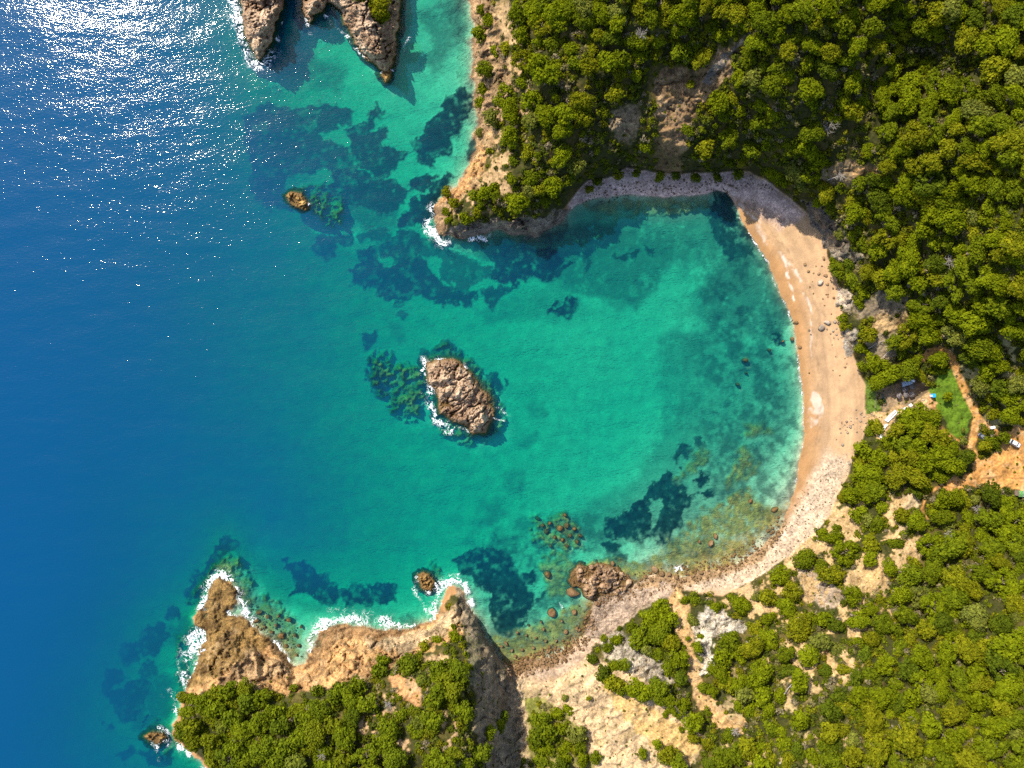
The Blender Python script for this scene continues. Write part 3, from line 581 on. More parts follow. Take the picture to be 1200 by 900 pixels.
def rock_material(name, c0, c1, c2):
    m, N, L, b = newmat(name)
    P = objpos(N)
    n = node(N, 'ShaderNodeTexNoise'); n.inputs['Scale'].default_value = .35; n.inputs['Detail'].default_value = 8; n.inputs['Roughness'].default_value = .7; L.new(P, n.inputs['Vector'])
    r = N.new('ShaderNodeValToRGB'); e = r.color_ramp.elements
    e[0].position = .34; e[0].color = (*c0, 1); e[1].position = .66; e[1].color = (*c2, 1); k = e.new(.5); k.color = (*c1, 1)
    L.new(n.outputs['Fac'], r.inputs[0])
    # weed and wet band near the water line
    sx = N.new('ShaderNodeSeparateXYZ'); L.new(P, sx.inputs[0])
    mr = N.new('ShaderNodeMapRange'); mr.inputs[1].default_value = .15; mr.inputs[2].default_value = 2.0; L.new(sx.outputs[2], mr.inputs[0])
    mx = N.new('ShaderNodeMix'); mx.data_type = 'RGBA'; mx.inputs[6].default_value = (.13, .075, .026, 1)
    n2 = node(N, 'ShaderNodeTexNoise'); n2.inputs['Scale'].default_value = .11; n2.inputs['Detail'].default_value = 5; L.new(P, n2.inputs['Vector'])
    r2 = N.new('ShaderNodeValToRGB'); r2.color_ramp.elements[0].position = .38; r2.color_ramp.elements[0].color = (.62, .50, .40, 1); r2.color_ramp.elements[1].position = .66; r2.color_ramp.elements[1].color = (1.35, 1.28, 1.15, 1); L.new(n2.outputs['Fac'], r2.inputs[0])
    L.new(mr.outputs[0], mx.inputs[0]); L.new(mix_mul(N, L, r.outputs[0], r2.outputs[0]), mx.inputs[7]); L.new(mx.outputs[2], b.inputs['Base Color'])
    b.inputs['Roughness'].default_value = .9; b.inputs['Specular IOR Level'].default_value = .2
    nb = node(N, 'ShaderNodeTexNoise'); nb.inputs['Scale'].default_value = .8; nb.inputs['Detail'].default_value = 9; nb.inputs['Roughness'].default_value = .7; L.new(P, nb.inputs['Vector'])
    bp = N.new('ShaderNodeBump'); bp.inputs['Strength'].default_value = .8; bp.inputs['Distance'].default_value = .9
    L.new(nb.outputs['Fac'], bp.inputs['Height']); L.new(bp.outputs[0], b.inputs['Normal'])
    return m
M['islet_rock'] = rock_material('islet_rock', (.15, .11, .08), (.36, .27, .195), (.50, .395, .30))
M['boulder'] = rock_material('boulder_rock', (.16, .11, .075), (.33, .23, .15), (.45, .34, .25))
M['grey_boulder'] = rock_material('grey_boulder_rock', (.22, .19, .17), (.36, .32, .28), (.5, .46, .42))
M['pale_stone'] = rock_material('pale_stone', (.30,.23,.15), (.48,.37,.23), (.62,.5,.35))
M['reef'] = rock_material('reef_rock', (.18, .12, .04), (.32, .2, .07), (.42, .27, .1))

def foliage_material():
    m, N, L, b = newmat('foliage')
    oi = N.new('ShaderNodeObjectInfo')
    at = N.new('ShaderNodeAttribute'); at.attribute_name = 'tone'
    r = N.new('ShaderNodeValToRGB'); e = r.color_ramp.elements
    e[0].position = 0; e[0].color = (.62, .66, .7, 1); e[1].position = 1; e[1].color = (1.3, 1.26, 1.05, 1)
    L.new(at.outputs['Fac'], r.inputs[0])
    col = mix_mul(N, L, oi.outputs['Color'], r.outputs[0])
    tc = N.new('ShaderNodeTexCoord'); fl, _ = noise_ramp(N, L, 2.2, (.74, .80, .9), (1.26, 1.18, 1.1), 5, tc.outputs['Object']); col = mix_mul(N, L, col, fl)
    df = N.new('ShaderNodeBsdfDiffuse'); tl = N.new('ShaderNodeBsdfTranslucent'); L.new(col, df.inputs[0])
    tint = N.new('ShaderNodeMix'); tint.data_type = 'RGBA'; tint.blend_type = 'MULTIPLY'; tint.inputs[0].default_value = 1; tint.inputs[7].default_value = (1.0, 1.05, .4, 1)
    L.new(col, tint.inputs[6]); L.new(tint.outputs[2], tl.inputs[0])
    mx = N.new('ShaderNodeMixShader'); mx.inputs[0].default_value = .28
    L.new(df.outputs[0], mx.inputs[1]); L.new(tl.outputs[0], mx.inputs[2])
    N.remove(b); L.new(mx.outputs[0], N['Material Output'].inputs['Surface'])
    return m
M['foliage'] = foliage_material()
def plain(name, col, rough=.7, var=.15, scale=3.0, metal=0.0):
    m, N, L, b = newmat(name)
    tc = N.new('ShaderNodeTexCoord')
    c, _ = noise_ramp(N, L, scale, tuple(x * (1 - var) for x in col), tuple(min(1, x * (1 + var)) for x in col), 4, tc.outputs['Object'])
    L.new(c, b.inputs['Base Color']); b.inputs['Roughness'].default_value = rough; b.inputs['Metallic'].default_value = metal
    return m
M['bark'] = plain('bark', (.20, .15, .11), .95, .35, 6)
M['dead_wood'] = plain('dead_wood', (.27, .235, .205), .95, .25, 6)
M['white_paint'] = plain('white_paint', (.80, .80, .80), .5, .05)
M['car_paint'] = plain('silver_car_paint', (.72, .74, .78), .25, .03)
M['dark_car_paint'] = plain('dark_car_paint', (.16, .17, .19), .3, .1)
M['glass'] = plain('car_glass', (.02, .04, .07), .06, .1)
M['tyre'] = plain('tyre_rubber', (.02, .02, .02), .9, .1)
M['thatch'] = plain('thatch', (.27, .23, .22), .95, .3, 8)
M['tarp_blue'] = plain('blue_tarp', (.60, .68, .78), .6, .1)
M['teal'] = plain('teal_paint', (.01, .20, .20), .5, .1)
M['cyan'] = plain('blue_plastic', (.01, .33, .72), .5, .05)
M['timber'] = plain('weathered_timber', (.20, .15, .11), .9, .3, 5)
M['green_paint'] = plain('green_paint', (.22, .50, .16), .5, .1)
M['grey_panel'] = plain('grey_panel', (.45, .48, .50), .5, .15)
M['chrome'] = plain('wheel_metal', (.5, .5, .52), .35, .1, metal=.8)
M['lamp'] = plain('headlight_plastic', (.85, .85, .85), .15, .03)
M['red_lamp'] = plain('tail_light_plastic', (.45, .02, .02), .2, .05)

# ------------------------------------------------------------------ terrain and sea
WX, WY = unproj(PX, PY, Z)
land_me = grid_mesh('terrain', WX, WY, Z, {'albedo': COL, 'grain': np.clip(.22 + .78 * np.maximum(mu, np.maximum(pebm, ROCKY)), 0, 1) * w_land + (1 - w_land) * .35, 'rock': np.clip(np.maximum(rkm, ROCKY * .9) + rfm * .6, 0, 1), 'pebble': np.where(d_coast > -2, pebm * (1 - mu), rfm * .7 * (1 - grm))}, mat=M['ground'])
terrain = tag(link('terrain', land_me), kind='structure')
def z_at(px, py):
    px = np.asarray(px, float); py = np.asarray(py, float)
    i = np.clip(np.searchsorted(GX, px) - 1, 0, NX - 2); j = np.clip(np.searchsorted(GY, py) - 1, 0, NY - 2)
    fx = np.clip((px - GX[i]) / (GX[i + 1] - GX[i]), 0, 1); fy = np.clip((py - GY[j]) / (GY[j + 1] - GY[j]), 0, 1)
    return (Z[j, i] * (1 - fx) + Z[j, i + 1] * fx) * (1 - fy) + (Z[j + 1, i] * (1 - fx) + Z[j + 1, i + 1] * fx) * fy
def samp(F, px, py):
    i = np.clip(np.searchsorted(GX, px), 0, NX - 1); j = np.clip(np.searchsorted(GY, py), 0, NY - 1); return F[j, i]
def ground_pt(px, py):
    z = float(z_at(px, py)); x, y = unproj(px, py, z); return Vector((x, y, z))
def base_under(px, py, h):
    """ground point below a thing whose upper part (h metres up) is seen at the photo pixel"""
    q = (px, py); z = float(z_at(*q))
    for _ in range(8):
        x, y = unproj(px, py, min(z + h, 200))
        f = S * (CAM_H - z) / CAM_H
        q = (600 + x / f, 450 - y / f); z = .5 * z + .5 * float(z_at(*q))
    x, y = unproj(px, py, z + h)
    return Vector((x, y, z)), q

FOAM = [  # breaking water: (line, width px, strength)
 ([(498,424),(494,436),(499,444)], 4, .9), ([(502,456),(505,475),(512,490),(524,500),(532,502)], 4.5, 1.0), ([(505,424),(515,421),(532,422),(544,430)], 3.2, .8), ([(536,500),(548,506)], 3, .5),
 ([(580,478),(592,484),(600,489)], 2.5, .42), ([(579,491),(590,492)], 2, .42), ([(578,468),(586,470)], 2, .4),
 ([(507,244),(503,256),(506,270),(515,282),(522,285)], 5, .85), ([(503,256),(509,276),(520,284)], 3, .7), ([(549,280),(567,279)], 4, .6), ([(560,277),(575,275)], 3, .5),
 ([(272,-6),(278,30),(286,58),(298,74),(310,78),(318,66)], 9, .62), ([(283,40),(290,64),(304,74)], 4, .75), ([(325,48),(330,25)], 5, .5), ([(357,15),(362,35),(365,55)], 4, .45), ([(380,20),(405,40),(430,70)], 3, .5), ([(472,60),(478,45)], 3, .55),
 ([(255,674),(247,680),(241,700),(233,715)], 4, .8), ([(262,674),(272,684),(279,700),(286,714),(296,726)], 5.5, .75), ([(266,716),(278,726),(290,730),(300,740)], 4, .85), ([(238,745),(228,750),(222,770),(216,795)], 8, .9), ([(214,760),(210,790),(217,805)], 6, .62), ([(232,742),(243,748),(236,760),(226,790)], 5, .9),
 ([(206,815),(197,818),(206,832)], 7, .7), ([(187,866),(180,872),(190,880),(196,868)], 6, .8), ([(186,855),(200,862)], 5, .55), ([(212,872),(226,890),(243,902)], 5, .7), ([(206,850),(207,870)], 4, .5), ([(318,752),(330,762),(338,772)], 3.5, .75),
 ([(362,770),(366,745),(378,734)], 4, .62), ([(376,732),(390,726),(405,724),(425,728),(440,731)], 7, .85), ([(390,735),(400,745),(412,744)], 4, .7), ([(432,734),(445,729),(466,732)], 6.5, .85), ([(470,738),(490,732),(508,724)], 5, .8), ([(508,724),(512,705),(516,690),(526,684)], 6, .85),
 ([(520,684),(535,680),(546,688),(552,706)], 5, .9), ([(553,712),(560,728)], 3.5, .5), ([(490,676),(500,692),(508,686)], 6, .75), ([(510,690),(516,706)], 6, .6), ([(484,690),(500,716)], 5, .35),
 ([(698,668),(712,672),(722,668)], 4, .6), ([(722,672),(730,684)], 4, .75), ([(793,669),(805,667)], 4, .8), ([(655,708),(660,713)], 2, .6),
 ([(868,256),(884,283),(900,309),(915,346),(928,376)], 1.6, .52), ([(933,400),(938,440),(943,478),(943,505),(938,540),(933,565)], 1.7, .54), ([(857,226),(866,240)], 1.6, .55),
 ([(666,760),(690,742)], 2.0, .4), ([(340,232),(352,238),(360,240)], 4, .6), ([(905,627),(870,655)], 1.2, .35), ([(448,86),(462,84)], 3, .5)]
foam = np.zeros(PX.shape)
for line, w, k in FOAM:
    P_ = np.array(line); x0, y0 = P_.min(0) - 25; x1, y1 = P_.max(0) + 25
    i0, i1 = np.searchsorted(GX, [x0, x1]); j0, j1 = np.searchsorted(GY, [y0, y1]); sl = (slice(j0, j1), slice(i0, i1))
    d = linedist(line, PX[sl] + ewx[sl] * .6, PY[sl] + ewy[sl] * .6)
    foam[sl] = np.maximum(foam[sl], k * np.exp(-(d / w) ** 2))
    if k > .6: foam[sl] = np.maximum(foam[sl], k * .52 * np.exp(-(d / (w * 2.3)) ** 2))
foam = np.clip(foam * (1.15 + 1.0 * gw1 + .5 * gw2), 0, 1)
sea_x, sea_y = unproj(PX, PY, 0.0)
zc = Z; low = np.minimum.reduce([zc[1:, :-1], zc[1:, 1:], zc[:-1, 1:], zc[:-1, :-1]]) < .25
sea_me = grid_mesh('sea', sea_x, sea_y, np.zeros(PX.shape), {'depth': np.clip(-Z, 0, 60), 'foam': foam}, keep=low, mat=M['water'])
sea = tag(link('sea', sea_me), kind='structure')

# ------------------------------------------------------------------ rock islets standing in the sea
def islet(name, poly, hmax, L, label, cat, mat, bed_z=-6.0, seed=0, step=.8, rough=1.0, ridge=None):
    P_ = np.array(poly); x0, y0 = P_.min(0) - 16; x1, y1 = P_.max(0) + 16
    gx = np.arange(x0, x1, step); gy = np.arange(y0, y1, step); X, Y = np.meshgrid(gx, gy)
    a = fbm(X, Y, 13, 5, 70 + seed, .6) * 3.2; b_ = fbm(X, Y, 13, 5, 80 + seed, .6) * 3.2
    d = sdf(poly, X + a, Y + b_)
    ins = np.clip(d, 0, None); outs = np.clip(-d, 0, None)
    hm = hmax
    if ridge is not None: hm = hmax * (.55 + .45 * np.exp(-(linedist(ridge, X, Y) / 12) ** 2))
    z = hm * (1 - np.exp(-ins / L)) + ((ridged(X, Y, 17, 5, 90 + seed) - .2) * 3.4 - np.clip(1 - np.abs(fbm(X + .5 * Y, Y, 20, 4, 93 + seed)) * 5, 0, 1) * 2.6) * rough * sstep(0, 6, ins) + (np.abs(fbm(X, Y, 5, 3, 95 + seed)) - .3) * 1.6 * rough * sstep(0, 4, ins)
    z = z + .24 * np.sin(z * 4.6 + 4 * fbm(X, Y, 16, 3, 61 + seed)) * sstep(0, 4, ins)
    z = np.where(d > 0, np.maximum(z, .05), -.1 - outs * .55 - .6 * np.clip(fbm(X, Y, 7, 3, 99 + seed), 0, 1) * sstep(0, 3, outs))
    z = np.maximum(z, bed_z)
    keep = (np.maximum.reduce([z[1:, :-1], z[1:, 1:], z[:-1, 1:], z[:-1, :-1]]) > bed_z + .01)
    x, y = unproj(X, Y, z)
    me = grid_mesh(name, x, y, z, {}, keep=keep, mat=mat); me.polygons.foreach_set('use_smooth', np.zeros(len(me.polygons), bool))
    SKIRTS.append((gx, gy, z))
    return tag(link(name, me), label, cat)
SKIRTS = []
islet('rock_islet', [(500,425),(510,421),(532,423),(547,432),(560,447),(572,462),(577,480),(576,495),(570,506),(552,507),(547,499),(535,497),(525,491),(516,484),(515,467),(511,456),(502,446)], 7.5, 7,
      'large bare brown rock islet alone in the middle of the turquoise bay', 'islet', M['islet_rock'], seed=1, ridge=[(515,435),(545,470),(560,490)])
islet('sea_stack', [(275,-120),(281,-40),(283,0),(285,33),(293,57),(302,69),(311,63),(318,52),(323,33),(333,0),(340,-40),(345,-120)], 11, 7,
      'long pointed brown rock in the glittering sea, leftmost of the rocks along the top edge', 'rock', M['islet_rock'], seed=2)
islet('sea_stack', [(348,-60),(352,0),(356,20),(362,27),(366,18),(378,14),(388,0),(392,-60)], 6, 6,
      'short low brown rock between two bigger rocks at the top edge', 'rock', M['islet_rock'], seed=3)
isle3 = [(380,-120),(384,0),(398,14),(410,37),(421,58),(433,68),(446,80),(455,84),(462,74),(464,55),(468,27),(470,0),(475,-120)]
islet('sea_stack', isle3, 16, 9, 'dark rocky point with pines on its back at the top edge', 'rock', M['islet_rock'], seed=4, ridge=[(425,-60),(425,20),(440,60)])
islet('rock_outcrop', [(668,680),(672,668),(682,663),(690,667),(700,660),(712,663),(722,664),(733,672),(741,680),(740,689),(728,688),(716,694),(704,697),(694,704),(684,697),(680,688),(671,688)], 2.3, 5, 'jagged brown rock outcrop splashed by foam at the lower shore of the bay', 'rock', M['boulder'], seed=9, bed_z=-2.2, rough=1.1)
islet('sea_rock', [(445,82),(451,78),(457,82),(456,91),(450,96),(446,90)], 2.0, 4, 'small orange rock off the tip of the pine-topped rocky point', 'rock', M['reef'], seed=5, bed_z=-3)
islet('sea_rock', [(335,228),(344,224),(354,228),(360,238),(357,245),(346,242),(338,236)], .9, 4, 'low orange wave-washed rock alone in the dark seagrass, upper left', 'rock', M['reef'], seed=6, bed_z=-3)
islet('sea_rock', [(489,674),(496,670),(506,675),(511,685),(505,692),(496,690),(490,683)], 1.8, 4, 'small foam-washed rock just off the tip of the lower headland', 'rock', M['reef'], seed=7, bed_z=-3)
islet('sea_rock', [(171,863),(178,857),(192,858),(196,866),(188,872),(176,871)], 1.5, 4, 'small rock ringed by white foam off the wooded headland, lower left', 'rock', M['reef'], seed=8, bed_z=-4)
SEA_CO = np.empty(len(sea_me.vertices) * 3, np.float32); sea_me.vertices.foreach_get('co', SEA_CO); SEA_CO = SEA_CO.reshape(-1, 3)
SEA_D = np.empty(len(sea_me.vertices), np.float32); sea_me.attributes['depth'].data.foreach_get('value', SEA_D)
SEA_PX = 600 + SEA_CO[:, 0] / S; SEA_PY = 450 - SEA_CO[:, 1] / S
for gx, gy, z in SKIRTS:
    m = np.where((SEA_PX > gx[0]) & (SEA_PX < gx[-1]) & (SEA_PY > gy[0]) & (SEA_PY < gy[-1]))[0]
    i = np.clip(np.round((SEA_PX[m] - gx[0]) / (gx[1] - gx[0])).astype(int), 0, len(gx) - 1); j = np.clip(np.round((SEA_PY[m] - gy[0]) / (gy[1] - gy[0])).astype(int), 0, len(gy) - 1)
    zz = z[j, i]; SEA_D[m] = np.where(zz > z.min() + .05, np.minimum(SEA_D[m], np.clip(-zz, 0, 60)), SEA_D[m])
# ------------------------------------------------------------------ mesh builders for plants
def quads_mesh(name, V, tone, mat):
    """V: (n,4,3) leaf tufts, tone: (n,)"""
    n = len(V); me = bpy.data.meshes.new(name)
    me.vertices.add(n * 4); me.vertices.foreach_set('co', V.astype(np.float32).ravel())
    me.loops.add(n * 4); me.loops.foreach_set('vertex_index', np.arange(n * 4, dtype=np.int32))
    me.polygons.add(n); me.polygons.foreach_set('loop_start', np.arange(0, n * 4, 4, dtype=np.int32))
    me.attributes.new('tone', 'FLOAT', 'FACE').data.foreach_set('value', tone.astype(np.float32))
    me.update(); me.materials.append(mat); return me
def tufts(rng, cen, rad, n, size, tilt=.42, zmin=-.55, squash=.8):
    """leaf tufts over the surface of one puff of a crown"""
    d = rng.normal(size=(int(n * 2.2), 3)); d /= np.linalg.norm(d, axis=1)[:, None]
    d = d[d[:, 2] > zmin][:n]; n = len(d)
    r = rad * rng.uniform(.62, 1.2, n)[:, None]
    p = cen + d * r * np.array((1, 1, squash))
    nn = d + rng.normal(size=(n, 3)) * tilt; nn[:, 2] += .15; nn /= np.linalg.norm(nn, axis=1)[:, None]
    t = rng.normal(size=(n, 3)); u = np.cross(nn, t); u /= np.linalg.norm(u, axis=1)[:, None]; v = np.cross(nn, u)
    s = size * rng.uniform(.6, 1.35, n)[:, None]
    a = rng.uniform(.55, 1.0, n)[:, None]
    V = np.stack([p - u * s - v * s * a * .4, p + u * s * .3 - v * s * a, p + u * s + v * s * a * .4, p - u * s * .3 + v * s * a], 1)
    return V, rng.uniform(0, 1, n)
def crown(seed, npuff, flat, spread, pr, leaves, size):
    rng = np.random.default_rng(seed); Vs = []; Ts = []
    ang = rng.uniform(0, 6.28); el = rng.uniform(.62, .95)
    cs = []
    for k in range(npuff):
        for _ in range(30):
            a = rng.uniform(0, 2 * math.pi); r = math.sqrt(rng.uniform(0, 1)) * spread
            x, y = r * math.cos(a), r * math.sin(a) * el
            c = np.array((x * math.cos(ang) - y * math.sin(ang), x * math.sin(ang) + y * math.cos(ang), 0))
            c[2] = flat * math.sqrt(max(0, 1 - (r / (spread * 1.12)) ** 2)) * rng.uniform(.72, 1.12)
            if all(np.linalg.norm(c - o) > pr * .82 for o in cs): break
        cs.append(c)
        rr = pr * rng.uniform(.62, 1.38); b = rng.uniform(-.16, .16)
        V, T = tufts(rng, c, rr, int(leaves * (rr / pr) ** 2), size); Vs.append(V); Ts.append(np.clip(T * .7 + .15 + b, 0, 1))
    # inner twigs and foliage that close the crown; darker tone paints in shade
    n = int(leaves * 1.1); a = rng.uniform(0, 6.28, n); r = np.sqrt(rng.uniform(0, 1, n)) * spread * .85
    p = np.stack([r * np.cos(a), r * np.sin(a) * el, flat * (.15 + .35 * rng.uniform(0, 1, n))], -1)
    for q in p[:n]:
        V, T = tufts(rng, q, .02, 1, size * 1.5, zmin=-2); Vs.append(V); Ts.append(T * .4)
    return np.concatenate(Vs), np.concatenate(Ts)
def tube(bm, pts, radii, seg=6):
    rings = []
    for i, p in enumerate(pts):
        p = Vector(p); d = (Vector(pts[min(i + 1, len(pts) - 1)]) - Vector(pts[max(i - 1, 0)])).normalized()
        a = d.orthogonal().normalized(); b = d.cross(a)
        rings.append([bm.verts.new(p + (a * math.cos(t) + b * math.sin(t)) * radii[i]) for t in [2 * math.pi * k / seg for k in range(seg)]])
    for r0, r1 in zip(rings[:-1], rings[1:]):
        for k in range(seg): bm.faces.new((r0[k], r0[(k + 1) % seg], r1[(k + 1) % seg], r1[k]))
    bm.faces.new(rings[-1]); bm.faces.new(rings[0][::-1])
def bm_mesh(name, bm, mat, smooth=False):
    bmesh.ops.recalc_face_normals(bm, faces=bm.faces)
    me = bpy.data.meshes.new(name); bm.to_mesh(me); bm.free(); me.materials.append(mat)
    if smooth: me.polygons.foreach_set('use_smooth', np.ones(len(me.polygons), bool))
    return me
def trunk_mesh(seed, h, limbs=5, mat=None, spread=.7):
    r = random.Random(seed); bm = bmesh.new()
    lx, ly = r.uniform(-.12, .12), r.uniform(-.12, .12)
    tube(bm, [(0, 0, -.25), (lx * .3, ly * .3, h * .3), (lx, ly, h * .65), (lx * 1.2, ly * 1.2, h)], [.095, .075, .055, .025])
    for k in range(limbs):
        a = 2 * math.pi * k / limbs + r.uniform(-.4, .4); z0 = h * r.uniform(.4, .75); e = spread * r.uniform(.6, 1)
        tube(bm, [(lx * .7, ly * .7, z0), (math.cos(a) * e * .5, math.sin(a) * e * .5, z0 + .2 * h), (math.cos(a) * e, math.sin(a) * e, h * r.uniform(.82, 1.05))], [.04, .028, .012], 5)
    return bm_mesh('trunk', bm, mat or M['bark'])
# unit crowns: radius about 1, the tree stands on z = 0
PINES = []
KINDS = [(17, .72, .76, .29, 120), (24, .62, .82, .22, 75), (12, .85, .66, .36, 190), (30, .55, .86, .19, 58), (9, .70, .60, .42, 250), (20, .95, .74, .25, 95), (14, .50, .84, .27, 120), (26, .78, .78, .21, 68), (16, .66, .80, .31, 130), (22, .45, .90, .22, 78), (11, .90, .72, .33, 170), (19, .6, .84, .26, 100)]
for i, (n_, fl, sp_, pr, lv) in enumerate(KINDS):
    V, T = crown(100 + i, n_, fl, sp_, pr, lv, .068)
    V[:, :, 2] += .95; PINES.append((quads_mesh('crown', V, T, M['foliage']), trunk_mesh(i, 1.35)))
SHRUBS = []
for i in range(6):
    V, T = crown(200 + i, 8, .55, .62, .38, 110, .10)
    V[:, :, 2] += .12; SHRUBS.append((quads_mesh('foliage', V, T, M['foliage']), trunk_mesh(40 + i, .6, 3)))

# crowns seen in the photograph: (tile origin, scale, [(x, y, r), ...])
T1 = (960, 0, 5, [(40,50,55),(150,120,60),(200,80,50),(130,170,55),(220,270,65),(335,265,60),(60,310,60),(40,400,65),(170,350,50),(200,490,60),(150,590,50),(190,660,55),(85,690,45),(600,150,70),(700,90,75),(770,60,55),(500,190,50),(530,340,45),(400,345,40),(850,225,75),(1000,260,75),(1110,220,80),(1150,100,70),(1060,30,60),(1180,30,50),(840,60,50),(1030,410,85),(1150,460,70),(540,480,75),(680,500,70),(760,540,70),(430,530,35),(520,590,80),(420,650,60),(650,600,70),(400,770,60),(560,790,80),(650,740,80),(720,800,50),(500,870,60),(850,540,70),(1030,550,70),(1150,560,60),(930,660,80),(950,740,70),(800,700,60),(860,860,60),(960,870,60),(1100,740,80),(1160,820,70),(1060,840,60),(650,860,40),(1190,650,50),(0,530,40),(20,170,40)])
T2 = (960, 180, 5, [(650,60,70),(400,80,60),(830,80,60),(920,50,80),(1060,100,40),(640,160,90),(120,205,40),(230,180,60),(320,160,60),(350,260,75),(480,250,70),(620,260,70),(900,180,80),(780,210,60),(1040,210,60),(1150,210,70),(850,290,50),(750,300,60),(210,350,65),(120,470,42),(420,410,60),(400,490,70),(770,400,80),(560,510,50),(690,520,50),(920,470,50),(1030,500,60),(920,570,75),(840,540,50),(1130,540,80),(1080,600,60),(1180,600,60),(520,610,80),(440,690,70),(340,560,70),(110,690,60),(80,640,35),(170,660,50),(200,740,50),(290,700,60),(360,740,55),(260,820,50),(430,810,70),(490,790,50),(850,680,80),(800,770,70),(690,730,55),(1000,710,80),(1060,760,70),(680,650,60),(570,660,50),(610,880,60),(540,890,40),(720,860,60),(240,880,40),(30,230,60),(0,280,50),(1190,680,40),(990,390,50),(1100,410,50)])
T3 = (740, 0, 5, [(110,100,60),(300,90,70),(350,110,50),(210,40,50),(480,140,50),(550,50,70),(620,80,60),(740,40,60),(790,120,70),(870,160,50),(910,80,60),(1000,70,70),(1100,150,50),(1080,40,60),(420,340,78),(345,495,24),(740,240,60),(690,330,60),(810,290,30),(630,450,62),(700,400,40),(500,600,58),(580,570,50),(635,660,33),(580,655,22),(490,740,18),(330,760,48),(920,440,50),(820,510,70),(1060,260,60),(1040,360,50),(1160,330,60),(1150,420,60),(1060,530,70),(1050,590,50),(770,620,50),(840,670,45),(760,720,55),(1060,780,65),(1170,690,50),(930,870,60),(70,240,50),(50,320,50),(20,430,45),(790,840,40),(40,40,50),(430,40,60)])
T4 = (540, 0, 5, [(110,210,52),(120,60,40),(160,120,38),(330,110,70),(350,200,60),(420,60,70),(470,150,60),(560,70,70),(580,140,60),(650,60,60),(720,50,60),(730,120,60),(820,80,60),(910,60,60),(920,130,60),(880,220,60),(460,240,40),(540,240,50),(1060,230,60),(1050,320,50),(270,280,50),(200,300,40),(360,350,70),(450,400,85),(500,450,80),(370,480,40),(570,400,42),(140,410,60),(770,400,60),(940,360,52),(930,430,48),(1020,430,55),(900,550,54),(990,570,18),(560,580,25),(700,600,65),(610,670,75),(410,590,58),(260,570,78),(290,670,75),(410,710,68),(130,520,48),(110,600,42),(180,690,55),(290,810,70),(110,780,28),(330,30,50),(480,20,50)])
T5 = (500, 140, 5, [(510,235,45),(650,215,25),(730,265,15),(870,280,55),(960,150,15),(1000,190,20),(750,400,60),(620,350,50),(660,420,40),(385,400,48),(400,450,35),(330,440,40),(280,450,40),(320,500,28),(295,550,33),(225,580,38),(165,495,36),(120,430,36),(125,595,23),(170,610,23),(500,360,28),(590,320,20),(110,540,26)])
T6 = (960, 560, 5, [(80,350,60),(150,430,85),(300,480,63),(60,560,85),(410,520,60),(520,570,80),(200,690,70),(140,110,30),(190,100,70),(320,70,60),(570,90,30),(220,210,58),(270,240,40),(340,280,50),(370,180,50),(100,290,26),(480,220,60),(560,250,60),(300,380,55),(450,380,50),(720,230,60),(690,200,50),(800,110,60),(850,130,50),(1000,90,75),(910,125,30),(1070,160,60),(980,240,80),(1170,250,70),(650,390,80),(760,400,90),(840,390,70),(1010,420,70),(1160,390,70),(1060,490,60),(1020,510,50),(670,550,70),(800,590,80),(940,560,70),(900,650,60),(470,680,70),(590,700,60),(660,760,75),(780,700,80),(900,800,80),(1080,620,80),(1160,640,60),(1150,740,70),(1180,540,50),(300,770,60),(230,830,80),(370,850,60),(500,800,60),(90,860,60),(720,850,60),(560,500,50),(20,330,40),(760,280,50)])
T7 = (960, 720, 5, [(90,80,65),(230,60,55),(370,60,60),(310,140,60),(230,160,50),(540,140,50),(470,190,50),(840,200,75),(940,50,70),(930,120,50),(1110,190,90),(600,260,70),(110,210,50),(700,340,60),(600,410,70),(710,360,60),(710,440,60),(640,470,60),(530,480,58),(210,370,60),(310,360,50),(390,300,70),(40,330,50),(830,390,70),(960,400,60),(1080,330,80),(1110,430,80),(990,520,50),(1060,470,60),(1180,350,50),(780,580,70),(230,470,55),(120,480,50),(370,490,80),(460,520,60),(330,620,70),(240,590,50),(480,700,80),(340,790,75),(540,760,55),(420,780,50),(640,650,60),(770,740,75),(910,620,50),(1020,650,75),(1020,790,80),(950,770,50),(1150,690,50),(710,860,60),(840,850,60),(900,870,60),(660,790,50),(440,580,50),(60,560,60),(150,550,50),(60,680,60),(150,680,50),(200,740,50),(100,760,50),(180,820,60),(60,850,60),(300,870,50),(450,870,50),(160,850,50)])
T8 = (760, 640, 5, [(910,70,78),(760,170,80),(830,260,70),(800,350,70),(700,290,60),(630,300,28),(400,360,48),(270,310,50),(205,315,28),(530,340,72),(260,430,43),(70,360,60),(110,430,60),(60,500,70),(130,560,70),(170,650,60),(50,640,50),(110,720,50),(190,770,40),(60,820,70),(640,490,50),(600,590,80),(480,560,80),(430,640,60),(640,740,80),(420,740,70),(520,800,70),(650,860,60),(330,830,50),(700,420,40),(880,480,80),(1100,500,80),(1000,560,60),(800,620,70),(930,640,60),(1120,620,60),(1030,730,60),(830,740,50),(880,780,60),(1150,730,50),(950,430,50),(290,590,33),(300,530,22),(230,540,16),(300,660,18),(460,790,60),(1010,110,40)])
